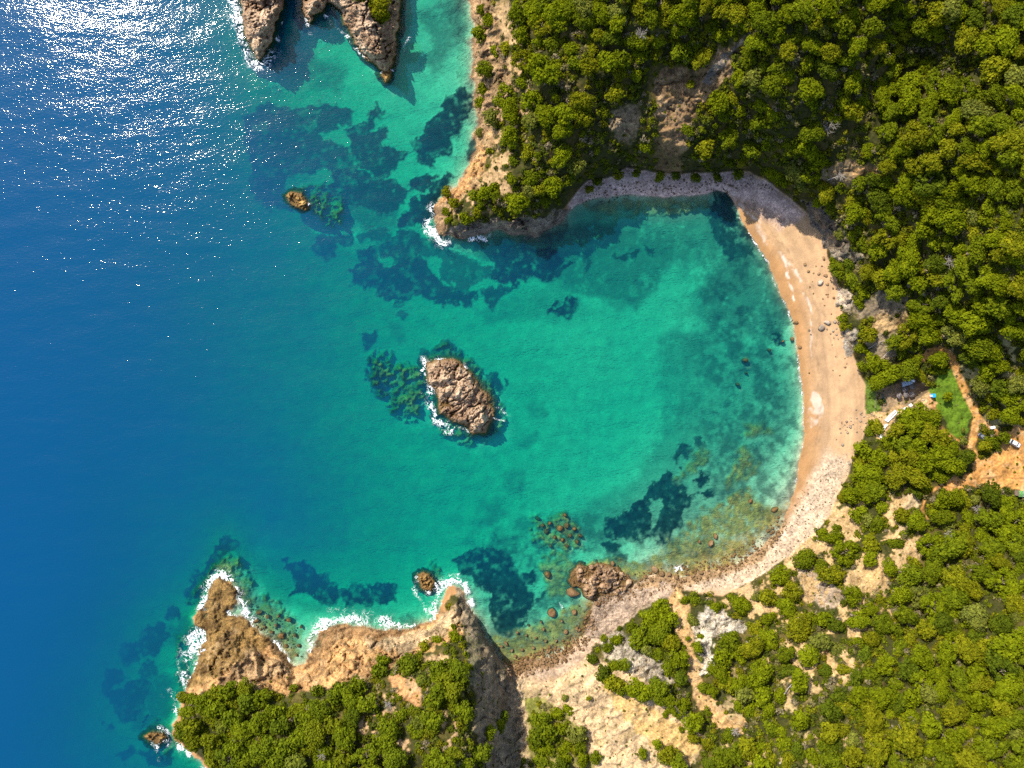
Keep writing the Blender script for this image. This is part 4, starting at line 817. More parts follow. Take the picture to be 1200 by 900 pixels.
T9 = (200, 720, 5, [(80,490,45),(150,500,50),(100,570,50),(220,500,60),(130,640,60),(60,690,50),(130,740,60),(280,460,60),(350,440,60),(440,440,70),(450,520,60),(530,490,60),(270,550,60),(370,590,60),(240,620,50),(310,660,50),(420,680,70),(530,640,60),(610,570,60),(650,650,60),(550,780,88),(690,580,50),(720,430,28),(760,560,50),(250,740,60),(180,700,45),(380,780,60),(460,770,50),(690,760,60),(790,620,60),(870,560,70),(850,700,72),(980,460,60),(1060,500,70),(1060,610,70),(1160,520,60),(1100,410,60),(1020,720,70),(800,800,50),(640,850,60),(740,870,60),(340,850,70),(270,840,60),(450,870,60),(1010,840,60),(1150,830,80),(560,870,50),(860,440,40)])
T10 = (400, 720, 5, [(230,330,60),(250,260,40),(390,290,60),(490,180,38),(560,150,33),(670,140,48),(660,70,20),(480,390,50),(560,330,60),(690,350,60),(560,470,60),(660,440,60),(600,400,60),(650,530,50),(640,300,48),(740,300,24),(825,345,12),(430,570,40),(460,620,40),(540,600,60),(530,680,50),(270,670,60),(250,750,60),(950,600,48),(930,660,48),(870,690,40),(820,790,58),(720,880,50),(150,820,78),(310,850,80),(350,590,50),(440,690,50),(790,840,24),(540,820,40)])
T11 = (600, 720, 5, [(800,50,85),(740,140,85),(870,60,80),(940,40,60),(700,70,40),(610,140,40),(560,190,33),(535,135,23),(630,80,18),(930,180,78),(960,250,70),(840,270,50),(790,200,40),(530,340,68),(590,310,50),(650,290,40),(465,260,36),(500,205,18),(600,400,60),(640,440,38),(720,420,60),(780,460,58),(860,480,78),(900,420,60),(960,540,72),(1020,530,50),(1060,620,58),(1000,380,50),(900,580,23),(1060,710,38),(990,670,18),(310,485,23),(450,490,18),(220,470,8),(170,610,58),(260,590,50),(330,560,42),(210,680,60),(150,700,60),(140,770,50),(200,790,48),(370,690,58),(290,660,38),(340,700,50),(400,770,38),(370,790,28),(410,850,38),(490,840,48),(765,810,33),(850,760,33),(920,810,58),(890,850,50),(980,870,58),(1170,440,38),(1180,320,50),(1150,580,18)])
T12 = (760, 760, 5, [(650,250,55),(560,250,60),(540,340,50),(700,360,50),(720,460,50),(440,640,80),(350,560,50),(520,600,60),(580,580,60),(770,280,50),(470,520,45),(640,600,50),(720,640,50),(800,560,50),(880,600,50),(960,640,50),(820,660,45),(1040,560,45),(1120,640,45)])
T13 = (1000, 400, 6, [(140,150,80),(230,180,60),(170,280,80),(270,230,70),(60,180,40),(390,200,85),(470,230,50),(600,130,75),(600,200,60),(655,390,36),(820,130,80),(960,60,80),(1020,170,80),(920,220,70),(880,310,80),(1000,330,70),(1060,400,80),(980,400,60),(1150,300,80),(1160,430,80),(1080,520,85),(1000,500,60),(1180,560,30),(980,700,66),(920,740,46),(1050,670,46),(370,530,70),(450,500,70),(540,540,80),(420,600,80),(520,640,90),(600,680,70),(680,760,80),(780,820,75),(640,820,80),(300,620,80),(250,700,60),(180,600,60),(120,640,50),(60,760,70),(50,860,60),(330,720,70),(440,740,70),(560,780,70),(380,820,70),(490,850,70),(290,830,60),(120,570,28),(700,880,70),(770,700,33),(760,675,14),(770,625,17),(450,130,38),(340,80,58),(60,60,55),(400,40,50)])
T14 = (900, 400, 4, [(480,640,60),(420,620,48),(450,710,58),(520,690,58),(600,630,60),(690,640,70),(740,690,38),(830,640,38),(350,720,26),(870,590,58),(650,560,60)])
T15 = (0, 0, 1, [(700,213,6),(725,206,7),(745,203,6),(772,207,7),(792,206,6),(815,208,7),(840,208,6),(864,204,7),(690,222,6),(925,178,11),(945,176,11),(957,190,11),(931,199,13),(949,205,13),(921,212,9.5),(940,216,10),(1050,343,18),(1013,353,16),(1087,363,16),(1077,377,15),(1063,393,15),(1143,377,18),(1117,393,15),(1017,393,13),(987,373,6.5),(987,383,6),(1093,320,17),(1047,400,13),(1150,407,18),(1105,350,15),(1170,360,16),(1190,385,15),(1120,370,14),(1165,330,14),
       (415,8,11),(428,16,9),(445,8,13),(447,20,10),(440,36,5),(405,2,8),(432,2,9),(450,-6,12),(420,-10,13)])
seen = []
for ox, oy, s, L_ in (T1, T2, T3, T4, T5, T6, T7, T8, T9, T10, T11, T12, T13, T14, T15):
    for x, y, r in L_:
        px, py, rr = ox + x / s, oy + y / s, r / s
        if any((px - a) ** 2 + (py - b) ** 2 < (.33 * (rr + c)) ** 2 for a, b, c in seen): continue
        seen.append((px, py, rr))
# dense wood between the traced crowns
wood_no = [r[0] for r in REG]
def isle_z(px, py): return None
rr_ = random.Random(5)
def free(px, py, r, k=.75): return all((px - a) ** 2 + (py - b) ** 2 > (k * (r + c)) ** 2 for a, b, c in seen)
extra = []
for _ in range(9000):
    px, py = rr_.uniform(-10, 1225), rr_.uniform(-15, 915)
    if samp(d_up, px, py) < 9 or min(samp(VEG, px + a_, py + b_) for a_, b_ in ((0, 0), (9, 0), (-9, 0), (0, 9), (0, -9), (7, 7), (-7, 7), (7, -7), (-7, -7))) < .6: continue
    dark_gap = (1055 < px < 1130 and 45 < py < 100) or (640 < px < 780 and 75 < py < 215) or (775 < px < 960 and 95 < py < 215) or (960 < px < 1030 and 60 < py < 190)
    if 860 < px < 1010 and 800 < py and rr_.random() < .85: continue
    if dark_gap and rr_.random() < .93: continue
    r = rr_.uniform(7.5, 14)
    if free(px, py, r, .66): seen.append((px, py, r)); extra.append((px, py, r))
print('crowns', len(seen), 'extra', len(extra))

def crown_colour(px, py, r, rnd):
    # olive yellow pines, deeper green oaks and mastic in between
    base = np.array((.146, .174, .006)); dark = np.array((.085, .112, .008)); grey = np.array((.165, .16, .055)); oliv = np.array((.170, .174, .008))
    t = rnd.random()
    c = base
    if t < .20: c = base * .55 + dark * .45
    elif t < .27: c = dark
    elif t < .33: c = base * .55 + grey * .45
    elif t < .55: c = oliv
    c = c * rnd.uniform(.84, 1.14)
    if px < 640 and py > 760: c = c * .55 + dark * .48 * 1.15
    return c
def tone_word(c):
    g = c[1]
    if c[2] > .02: return 'greyish green'
    return 'bright green' if g > .178 else 'olive green' if g > .135 else 'dark green'
SPECIAL = {  # crowns one can point to in the photo
 (824, 68): 'lone bright pine leaning over the dry brown slope above the north shore',
 (809, 99): 'small round shrub just below the lone pine on the dry brown slope',
 (662, 817): 'tiny round green bush on the bare tan slope, left of a matching one',
 (690, 818): 'tiny round green bush on the bare tan slope, right of a matching one',
 (753, 882): 'small round bush alone low on the bare tan slope near the bottom edge',
 (770, 872): 'slim green bush on the bare slope right of the lone round bush',
 (1109.2, 465): 'single round dark bush in the middle of the bright green lawn',
 (1163.3, 516.7): 'spreading pine beside the parked silver car at the edge of the dirt car park',
 (1020, 656): 'neat round green tree standing alone between two bare sandy patches',
 (942, 654): 'full round green tree at the back of the white pebble beach',
 (790, 173): 'small sunlit bush in the shaded hillside above the north shore',
 (1065, 433.3): 'wide dark tree directly right of the blue beach-bar roof',
 (1100, 421.7): 'large dark round tree inside the bend of the dirt track',
 (987, 373): 'small dark bush against the pale rock at the back of the beach, upper of two',
 (987, 383): 'small dark bush against the pale rock at the back of the beach, lower of two',
 (812, 726): 'dark green bush on the lip left of the white scar',
 (524, 226): 'pine on the foam-washed tip of the northern headland',
 (310, 876): 'broadest bright green crown in the headland wood near the bottom edge',
 (344, 806): 'small tree sticking out onto the orange cliff edge of the wooded headland',
 (590, 840): 'sunlit pine alone on the shaded east face of the wooded headland, upper of the pair',
 (586, 852): 'sunlit pine alone on the shaded east face of the wooded headland, lower of the pair',
}
ZONES = [
 (lambda x, y: x < 480 and y < 60, 'on the rocky point at the top edge', 'trees on the rocky point'),
 (lambda x, y: x < 560 and y < 300 and y > 200, 'on the tip of the northern headland', 'trees on the tip of the northern headland'),
 (lambda x, y: x < 620 and y < 300, 'along the northern headland\'s sunny orange cliff', 'trees along the western cliff of the northern headland'),
 (lambda x, y: x < 700 and y < 75, 'in the wood on top of the northern headland', 'trees on top of the northern headland'),
 (lambda x, y: x < 770 and y < 230, 'on the shaded slope above the north shore', 'trees on the shaded northern slope'),
 (lambda x, y: x < 880 and y < 60, 'at the top edge above the dry brown slope', 'trees above the dry brown slope'),
 (lambda x, y: x < 960 and y < 240, 'between the dry brown slope and the beach top', 'trees behind the top of the beach'),
 (lambda x, y: x < 1060 and y < 180, 'left of the dark gully, upper right wood', 'trees left of the dark gully'),
 (lambda x, y: y < 95, 'by the dark gully at the top right', 'trees round the dark gully'),
 (lambda x, y: y < 200, 'below the dark gully, upper right wood', 'trees below the dark gully'),
 (lambda x, y: x < 1030 and y < 345, 'right behind the upper half of the beach', 'trees behind the sand beach'),
 (lambda x, y: y < 300, 'on the right-hand slope well above the track', 'trees on the right-hand slope'),
 (lambda x, y: x < 1100 and y < 425, 'between pale beach rocks and the dirt track', 'trees between beach and dirt track'),
 (lambda x, y: y < 425, 'on the slope just above the dirt track', 'trees above the dirt track'),
 (lambda x, y: x < 1092 and y < 462, 'around the little beach bar', 'trees round the beach bar'),
 (lambda x, y: x > 1120 and y < 515, 'right of the orange dirt track', 'trees right of the dirt track'),
 (lambda x, y: x > 960 and y < 580, 'between the beach and the dirt car park', 'trees between beach and car park'),
 (lambda x, y: x > 1075 and y < 680, 'just below the dirt car park', 'trees below the car park'),
 (lambda x, y: x > 920 and y < 700, 'among sandy patches behind the white pebbles', 'trees behind the pebble beach'),
 (lambda x, y: x > 1060 and y < 800, 'in the dense lower right wood', 'trees of the lower right wood'),
 (lambda x, y: x > 1060, 'in the bottom right corner of the wood', 'trees in the bottom right corner'),
 (lambda x, y: x > 900, 'in the bottom wood right of the white scar', 'trees right of the white scar'),
 (lambda x, y: x > 820 and y < 730, 'above the white scar by the rocky shore', 'trees above the white scar'),
 (lambda x, y: x > 820, 'below the white scar', 'trees below the white scar'),
 (lambda x, y: x > 685, 'on the spur between bare slope and gully', 'trees on the green spur'),
 (lambda x, y: x > 605, 'in the clump left of the bare slope', 'trees beside the bare slope'),
 (lambda x, y: x > 500, 'on the lower headland\'s ridge and shaded face', 'trees on the ridge of the lower headland'),
 (lambda x, y: x > 330 and y < 812, 'along the lower headland\'s orange cliff edge', 'trees along the orange cliff edge'),
 (lambda x, y: x > 400, 'in the middle of the lower headland wood', 'trees in the middle of the lower headland'),
 (lambda x, y: True, 'on the left end of the lower headland', 'trees on the left end of the lower headland'),
]
trees = sorted(seen, key=lambda t: -t[2])
pines, shrubs, left = [], [], []
for t in trees:
    sp = any((t[0] - a) ** 2 + (t[1] - b) ** 2 < 9 for a, b in SPECIAL)
    if (t[2] >= 10.2 or sp and t[2] > 8) and len(pines) < 298: pines.append(t)
    elif len(shrubs) < 298 and not (t[2] >= 10.2 and not sp): shrubs.append(t)
    else: left.append(t)
print('pines', len(pines), 'shrubs', len(shrubs), 'left', len(left))
SIZE = lambda r: 'broad' if r > 15 else 'mid-sized' if r > 11.5 else 'small'
def isle_ground(px, py):
    return 9.0 if px < 480 and py < 60 else None
def place_tree(t, kind, k):
    px, py, r = t; rnd = random.Random(int(px * 31 + py * 17))
    zg = isle_ground(px, py)
    Rm = r * S * .93
    hf = (1.05 if kind == 'pine' else .45) * Rm
    if zg is None: loc, q = base_under(px, py, hf)
    else: x, y = unproj(px, py, zg + hf); loc = Vector((x, y, zg))
    Rm *= (CAM_H - loc.z - hf) / CAM_H
    cm, tm = (PINES if kind == 'pine' else SHRUBS)[rnd.randrange(len(KINDS) if kind == 'pine' else 6)]
    name = 'pine_tree' if kind == 'pine' else 'shrub'
    root = bpy.data.objects.new(name, None); C.objects.link(root)
    root.empty_display_size = .5
    root.location = loc - Vector((0, 0, .1)); root.rotation_euler = (0, 0, rnd.uniform(0, 6.28))
    hs = rnd.uniform(.88, 1.15); e = rnd.uniform(.80, 1.25); k2 = 1.22 if linedist(PATHS[0][0], np.array([px]), np.array([py]))[0] > r + 5 and min(samp(VEG, px + a_ * r, py + b_ * r) for a_, b_ in ((1.2, 0), (-1.2, 0), (0, 1.2), (0, -1.2))) > .6 else 1.02
    root.scale = (Rm * k2 * e, Rm * k2 / e, Rm * hs)
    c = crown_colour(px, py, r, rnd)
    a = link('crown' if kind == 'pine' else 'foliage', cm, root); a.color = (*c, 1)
    link('trunk' if kind == 'pine' else 'stem', tm, root)
    for zf, where, grp in ZONES:
        if zf(px, py): break
    noun = 'pine tree' if kind == 'pine' else 'shrub'
    lab = '%s %s %s %s' % (SIZE(r) if kind == 'pine' else ('low' if r < 6 else 'bushy'), tone_word(c), noun, where)
    for (a_, b_), l2 in SPECIAL.items():
        if (px - a_) ** 2 + (py - b_) ** 2 < 9: lab = l2; grp = None
    if grp and kind != 'pine': grp = grp.replace('trees', 'shrubs')
    return tag(root, lab, 'tree' if kind == 'pine' else 'shrub', grp)
for k, t in enumerate(pines): place_tree(t, 'pine', k)
for k, t in enumerate(shrubs): place_tree(t, 'shrub', k)

# ------------------------------------------------------------------ uncountable scrub: one object
def join_copies(name, variants, places, mat, cols):
    """places: (x, y, z, sx, sz, rot); one mesh from many small copies of the variants"""
    VV = []; TT = []; CC = []
    for k, (x, y, z, sx, sz, a) in enumerate(places):
        V, T = variants[k % len(variants)]
        ca, sa = math.cos(a), math.sin(a); W = V * np.array((sx, sx, sz))
        X = W[..., 0] * ca - W[..., 1] * sa + x; Y = W[..., 0] * sa + W[..., 1] * ca + y
        VV.append(np.stack([X, Y, W[..., 2] + z], -1)); TT.append(T); CC.append(np.repeat(np.array(cols[k])[None], len(T), 0))
    me = quads_mesh(name, np.concatenate(VV), np.concatenate(TT), mat)
    cc = np.concatenate(CC); at = me.attributes.new('hue', 'FLOAT_COLOR', 'FACE')
    at.data.foreach_set('color', np.c_[cc, np.ones(len(cc))].astype(np.float32).ravel())
    return link(name, me)
def scrub_material():
    m = M['foliage'].copy(); m.name = 'scrub_foliage'; N = m.node_tree.nodes; L = m.node_tree.links
    oi = [n for n in N if n.type == 'OBJECT_INFO'][0]; tgt = [l.to_socket for l in oi.outputs['Color'].links]
    at = N.new('ShaderNodeAttribute'); at.attribute_name = 'hue'
    for s_ in tgt: L.new(at.outputs['Color'], s_)
    return m
M['scrub'] = scrub_material()
BUSH = []
for i in range(8):
    V, T = crown(300 + i, 3, .5, .5, .5, 24, .20); V[:, :, 2] += .05; BUSH.append((V, T))
BIG = []
for i in range(6):
    V, T = crown(320 + i, 12, .75, .74, .34, 60, .11); V[:, :, 2] += .9; BIG.append((V, T))
ROCK_AT = lambda px, py: samp(ROCKY, px, py)
places, cols = [], []
pal = [np.array((.095, .112, .010)), np.array((.128, .148, .008)), np.array((.165, .160, .010)), np.array((.19, .165, .07)), np.array((.072, .088, .014)), np.array((.23, .19, .12))]
tries = 0
while len(places) < 13000 and tries < 140000:
    tries += 1
    px, py = rr_.uniform(-60, 1260), rr_.uniform(-50, 950)
    du = samp(d_up, px, py); v = samp(VEG, px, py)
    if du < 1.5 or rr_.random() > max(v, .24 if ROCK_AT(px, py) < .6 else 0) * (.35 + .65 * min(1, du / 10)): continue
    r = rr_.uniform(1.8, 5.6) if v > .5 else rr_.uniform(.7, 2.0)
    z = float(z_at(px, py)); x, y = unproj(px, py, z); R = r * S
    places.append((x, y, z - .1, R, R * rr_.uniform(.8, 1.2), rr_.uniform(0, 6.28))); cols.append(pal[rr_.choices(range(6), (4, 4, 3, 1.6, 2.6, 1.3))[0]] * rr_.uniform(.8, 1.2))
sc = join_copies('scrub', BUSH, places, M['scrub'], cols)
tag(sc, 'low mixed green scrub filling the ground between the trees', 'scrub', kind='stuff')
places, cols = [], []
for t in left:
    loc, q = base_under(t[0], t[1], t[2] * S); R = t[2] * S
    places.append((loc.x, loc.y, loc.z, R, R, rr_.uniform(0, 6.28))); cols.append(crown_colour(t[0], t[1], t[2], rr_))
for _ in range(2300):       # the wood goes on beyond the frame
    px, py = rr_.uniform(-220, 1450), rr_.uniform(-220, 1110)
    if -16 < px < 1222 and -16 < py < 916 or samp(d_up, px, py) < 8: continue
    z = float(z_at(px, py)); x, y = unproj(px, py, z); R = rr_.uniform(2.6, 4.6)
    places.append((x, y, z - .2, R, R, rr_.uniform(0, 6.28))); cols.append(crown_colour(px, py, 12, rr_))
sw = join_copies('distant_wood', BIG, places, M['scrub'], cols)
tag(sw, 'remaining small crowns of the pine wood that run on past the edges of the picture', 'wood', kind='stuff')

# ------------------------------------------------------------------ boulders
def boulder_mesh(seed):
    rng = np.random.default_rng(seed); bm = bmesh.new(); bmesh.ops.create_icosphere(bm, subdivisions=3, radius=1)
    pl = rng.normal(size=(9, 3)); pl /= np.linalg.norm(pl, axis=1)[:, None]; off = rng.uniform(.62, .95, 9)
    el = np.array((rng.uniform(.8, 1.15), rng.uniform(.65, 1.0), rng.uniform(.55, .8)))
    for v in bm.verts:
        p = np.array(v.co)
        for n_, o in zip(pl, off):
            e = p @ n_ - o
            if e > 0: p = p - n_ * e * .92
        p = p * (1 + .05 * math.sin(7 * p[0] + seed) * math.sin(6 * p[1]) + rng.normal() * .018) * el
        v.co = Vector(p)
    return bm_mesh('boulder', bm, M['boulder'])
BOULD = [boulder_mesh(i) for i in range(7)]
def boulder(px, py, r, mat, label, group=None, sink=.3, base=None):
    z = float(z_at(px, py)) if base is None else base; R = r * S
    if z < -.3:      # stones that stand on the sea bed and reach up towards the surface
        top = min(z + 1.5 * R + .8, -.15 if mat == 'reef' else .45); zc = (z + top) / 2; hz = max((top - z) / 2 + .2, R * .7)
        x, y = unproj(px, py, max(top, z)); near = np.where((SEA_PX - px) ** 2 + (SEA_PY - py) ** 2 < (r * 1.0) ** 2)[0]
        if top < 0: SEA_D[near] = np.minimum(SEA_D[near], -top + .25 * R)
    else: zc = z + R * .6 * (1 - 2 * sink); hz = R; x, y = unproj(px, py, z)
    k = random.Random(int(px * 7 + py * 13)); me = BOULD[k.randrange(7)]
    o = link('boulder', me); o.location = (x, y, zc); o.scale = (R, R * k.uniform(.85, 1.1), hz / .62 * (1 if z < -.3 else .62) * k.uniform(.9, 1.1)); o.rotation_euler = (k.uniform(-.2, .2), k.uniform(-.2, .2), k.uniform(0, 6.28))
    if mat != 'boulder':
        o.material_slots[0].link = 'OBJECT'; o.material_slots[0].material = M[mat]
    return tag(o, label, 'rock', group)
ONE = [(672,695,8,'boulder','largest dark boulder at the seaward left corner of the rock cluster'),(689,687,6.5,'boulder','big rounded boulder in the middle of the foam-splashed rock cluster'),(647,719,6.5,'boulder','big lone orange-brown boulder standing in the shallows left of the rocky shore'),
 (673,718,3.6,'boulder','medium boulder in the shallows between the lone boulder and the shore'),(663,741,3.2,'boulder','medium boulder in the shallows near the pale shore below the lone boulder'),(676,738,2.3,'boulder','small boulder in shallow water closest to the pale rock shelf'),
 (641,674,5.5,'reef','submerged olive boulder beside the large seagrass patch'),(718,661,3.2,'boulder','round orange boulder in the water just above the rock cluster'),(880,587,3,'boulder','pale pointed rock breaking the surface on the reddish reef'),(834,637,4.6,'boulder','larger of two orange rocks standing in the olive shallows'),(839,629,3.4,'boulder','smaller of two orange rocks standing in the olive shallows'),
 (820,635,2.3,'boulder','small orange rock left of the pair in the olive shallows'),(932,378,3,'boulder','brown boulder on the wet sand at the waterline, highest on the beach'),(929,397,2.7,'boulder','brown boulder at the waterline, right of its twin in the water'),(918,400,2.4,'boulder','brown boulder standing in the shallows beside the dark weed patch'),(937,407,2.4,'boulder','small boulder on the wet sand just below the waterline pair'),
 (902,410,2.3,'reef','olive rock under shallow water left of the waterline boulders'),(962,384,4.4,'grey_boulder','tall grey boulder standing alone in the middle of the sand beach'),(969,378,3.8,'grey_boulder','flat pale slab beside the tall grey boulder on the sand'),(961,331,4,'grey_boulder','largest dark rock of the group against the upper beach edge'),
 (874,422,4,'reef','wide olive rock under shallow water off the beach'),(865,450,2.6,'reef','small yellowish rock under water farthest from the beach'),(875,437,2,'reef','small olive rock under water below the wide olive one'),(908,597,4.5,'reef','flat reddish rock awash beside the end of the sand beach')]
for px, py, r, mt, lb in ONE: boulder(px, py, r, mt, lb)
GROUPS = [
 ('rocks of the foam-splashed cluster','brown boulder in the jumbled cluster splashed by foam on the lower shore','boulder',[(680,669,5),(693,664,4.2),(702,669,5),(714,672,4.2),(736,683,6),(728,672,3.4),(698,681,5),(706,686,5),(684,680,4.2),(720,683,4.2),(724,692,3.4),(678,677,4),(713,680,3.4),(691,699,3.4),(699,707,3.6),(694,727,3.4),(698,736,3),(691,717,3.2),(732,690,3.4),(704,676,3),(710,692,3.4),(686,690,4)]),
 ('rocks of the sunken reef','orange rock of the sunken reef in front of the rock cluster','reef',[(630,608,3.4),(656,619,4.4),(640,623,4),(664,616,4),(673,620,3),(662,604,3),(644,613,2.6),(659,633,3),(668,628,3),(650,630,3),(636,616,2.6),(676,635,3),(664,640,2.6),(680,628,3),(645,640,2.4)]),
 ('boulders in the cove','round boulder under the green water of the small rocky cove','reef',[(303,718,3.6),(313,723,3),(338,727,3.4),(330,745,5),(300,728,3.6),(323,733,2.6),(345,745,2.8),(350,757,3),(318,741,2.6),(335,757,2.6),(347,768,2.6),(310,735,2.4),(326,722,2.2),(352,735,2.2),(296,741,3)]),
 ('dark stones at the upper beach edge','small dark stone lying at the upper back edge of the sand','boulder',[(969,333,2),(959,321,1.8),(968,323,2.2),(943,310,2.1),(947,318,1.9),(965,303,2.2),(960,321,1.6),(966,323,1.8),(953,320,1.2),(974,317,1.6),(963,312,1.2),(956,312,1),(949,336,1),(952,330,.9),(968,345,1.3),(970,348,1.2),(976,338,1.4)]),
 ('stones around the grey boulder','small grey stone on the sand near the tall grey boulder','grey_boulder',[(948,387,1.6),(950,392,1.3),(976,388,1.9),(980,392,1.6),(986,395,1.4),(978,377,2.2),(969,386,1.2),(982,397,1.3),(973,391,1.2),(980,385,1.3),(977,396,1)]),
 ('stones scattered on the sand','lone small dark stone scattered on the open sand','boulder',[(990,430,1.6),(992,426,1),(949,337,.9),(953,344,1.1),(970,345,1.1),(964,350,1.3),(977,349,1.6),(966,358,1),(974,368,.9),(948,437,1.1),(979,418,.9),(984,440,.9),(976,434,.9),(990,420,.9),(975,404,.9)]),
 ('white stones behind the beach','white angular stone on the sand below the beach bar','grey_boulder',[(1009,484,1.8),(1004,490,1.3),(1008,493,1.8),(992,494,1.6),(996,500,2.2),(993,507,1.5),(984,502,1.2),(1004,506,1.6),(1012,488,1.3),(990,498,1.1),(997,493,1.1),(987,521,2.2),(985,541,1.5),(995,543,2),(1000,497,1),(980,515,.9),(1003,480,1.2)]),
 ('dark rocks along the pebble shore','dark brown rock along the waterline of the pebble shore','boulder',[(912,627,2.6),(910,631,2.4),(878,648,2.2),(866,652,1.8),(886,643,2),(767,667,5),(775,672,4),(784,673,3),(793,676,3.4),(800,680,3),(812,675,2.6),(822,671,2.6),(830,668,2),(842,664,2),(756,676,3),(748,684,2.6),(763,679,3),(905,636,1.6),(858,660,1.6)]),
 ('boulders in the lower shallows','small brown boulder in the shallows under the shaded ridge','boulder',[(593,755,3),(606,742,2),(617,745,1.6),(628,748,1.8),(640,752,1.8),(600,763,2.2),(612,762,2),(625,760,2.2),(636,762,2.4),(619,733,1.6),(637,738,1.8),(652,752,2.2),(643,763,3),(650,760,2.6),(634,729,1.4),(658,728,1.5),(588,758,2),(604,770,2.4),(617,770,2.6),(627,768,2.2)]),
]
for grp, lab, mt, L_ in GROUPS:
    for px, py, r in L_: boulder(px, py, r * (.8 if 'cluster' in grp else 1), mt, lab, grp, base=max(float(z_at(px, py)), 1.0) if 'cluster' in grp and 668 < px < 742 and py < 698 else None)
sea_me.attributes['depth'].data.foreach_set('value', SEA_D)
# uncountable rubble along the shore
def rubble(name, spots, mat, label, cat):
    VV = []; FF = []; n = 0
    bm = bmesh.new(); bmesh.ops.create_icosphere(bm, subdivisions=1, radius=1); bv = np.array([v.co for v in bm.verts]); bf = np.array([[v.index for v in f.verts] for f in bm.faces]); bm.free()
    rng = np.random.default_rng(4)
    for x, y, z, R in spots:
        p = bv * (1 + rng.uniform(-.25, .25, (len(bv), 1))) * R * rng.uniform(.6, 1.2, 3); a = rng.uniform(0, 6.28)
        q = np.stack([p[:, 0] * math.cos(a) - p[:, 1] * math.sin(a) + x, p[:, 0] * math.sin(a) + p[:, 1] * math.cos(a) + y, p[:, 2] + z], -1)
        VV.append(q); FF.append(bf + n); n += len(bv)
    co = np.concatenate(VV); f = np.concatenate(FF); me = bpy.data.meshes.new(name)
    me.vertices.add(len(co)); me.vertices.foreach_set('co', co.astype(np.float32).ravel())
    me.loops.add(f.size); me.loops.foreach_set('vertex_index', f.astype(np.int32).ravel()); me.polygons.add(len(f)); me.polygons.foreach_set('loop_start', np.arange(0, f.size, 3, dtype=np.int32))
    me.update(); me.materials.append(mat); return tag(link(name, me), label, cat, kind='stuff')
def scatter(poly, n, r0, r1, zoff=.0):
    P_ = np.array(poly); out = []
    while len(out) < n:
        px, py = rr_.uniform(P_[:, 0].min(), P_[:, 0].max()), rr_.uniform(P_[:, 1].min(), P_[:, 1].max())
        if sdf(poly, np.array([px]), np.array([py]))[0] < 0: continue
        r = (r0 + (r1 - r0) * rr_.random() ** 2.5) * S
        z = float(z_at(px, py)); x, y = unproj(px, py, z); out.append((x, y, z + r * .15 + zoff, r))
    return out
BROWNSHORE = [(588,780),(612,768),(640,760),(668,745),(688,720),(700,728),(690,755),(672,772),(640,784),(600,800)]
SOUTHSHORE = [(700,690),(740,672),(780,662),(840,655),(890,628),(918,600),(926,604),(905,645),(862,672),(800,690),(745,700),(700,712)]
rubble('shore_rubble', scatter(BROWNSHORE, 520, .7, 2.6) + scatter(SOUTHSHORE, 620, .6, 2.2) + scatter([(605,742),(690,690),(735,690),(700,735),(640,760)], 90, .5, 1.6) + scatter([(672,676),(690,662),(720,664),(740,684),(700,712),(690,700)], 200, .8, 2.4) + scatter([(290,705),(350,730),(355,772),(325,745),(298,735)], 110, .6, 1.8), M['boulder'], 'brown rubble of stones along the lower waterline', 'rubble')
rubble('white_pebbles', scatter([(985,530),(1000,535),(985,575),(960,635),(880,685),(810,690),(830,675),(890,650),(925,605),(940,570)], 620, .4, 1.2) + scatter([(1010,478),(1060,478),(1092,462),(1085,478),(1040,500),(1015,505),(985,512),(985,495)], 150, .4, 1.3), M['grey_boulder'], 'pale pebbles and cobbles of the white end of the beach', 'pebbles')
rubble('slope_stones', scatter([(620,800),(690,772),(760,802),(815,842),(822,870),(790,895),(700,895),(640,880)], 420, .3, 1.0) + scatter([(780,692),(800,715),(815,790),(860,840),(870,856),(820,826)], 120, .3, .9) + scatter([(870,690),(990,600),(1060,590),(1060,700),(930,720)], 260, .3, .9), M['pale_stone'], 'loose pale stones strewn over the bare tan slopes', 'stones')
rubble('shaded_cobbles', scatter([(680,238),(695,216),(765,208),(840,208),(880,205),(905,222),(850,226),(760,228),(700,240)], 420, .4, 1.3), M['grey_boulder'], 'grey cobbles along the shaded north shore', 'cobbles')
#@@PART3
# ------------------------------------------------------------------ small built things
def box(bm, c, s, rot=0.0, bevel=0.0):
    r = bmesh.ops.create_cube(bm, size=1.0); vs = r['verts']
    bmesh.ops.scale(bm, vec=Vector(s), verts=vs)
    if bevel > 0:
        es = list({e for v in vs for e in v.link_edges}); rb = bmesh.ops.bevel(bm, geom=es, offset=bevel, segments=2, affect='EDGES'); vs = list({v for f in rb['faces'] for v in f.verts} | {v for v in vs if v.is_valid})
    bmesh.ops.rotate(bm, cent=(0, 0, 0), matrix=Matrix.Rotation(rot, 3, 'Z'), verts=vs); bmesh.ops.translate(bm, vec=Vector(c), verts=vs)
def part(name, fn, mat, parent):
    bm = bmesh.new(); fn(bm); return link(name, bm_mesh(name, bm, M[mat]), parent)
def thing(name, loc, rz, label, cat, group=None):
    o = bpy.data.objects.new(name, None); C.objects.link(o); o.empty_display_size = .5; o.location = loc; o.rotation_euler = (0, 0, rz); return tag(o, label, cat, group)
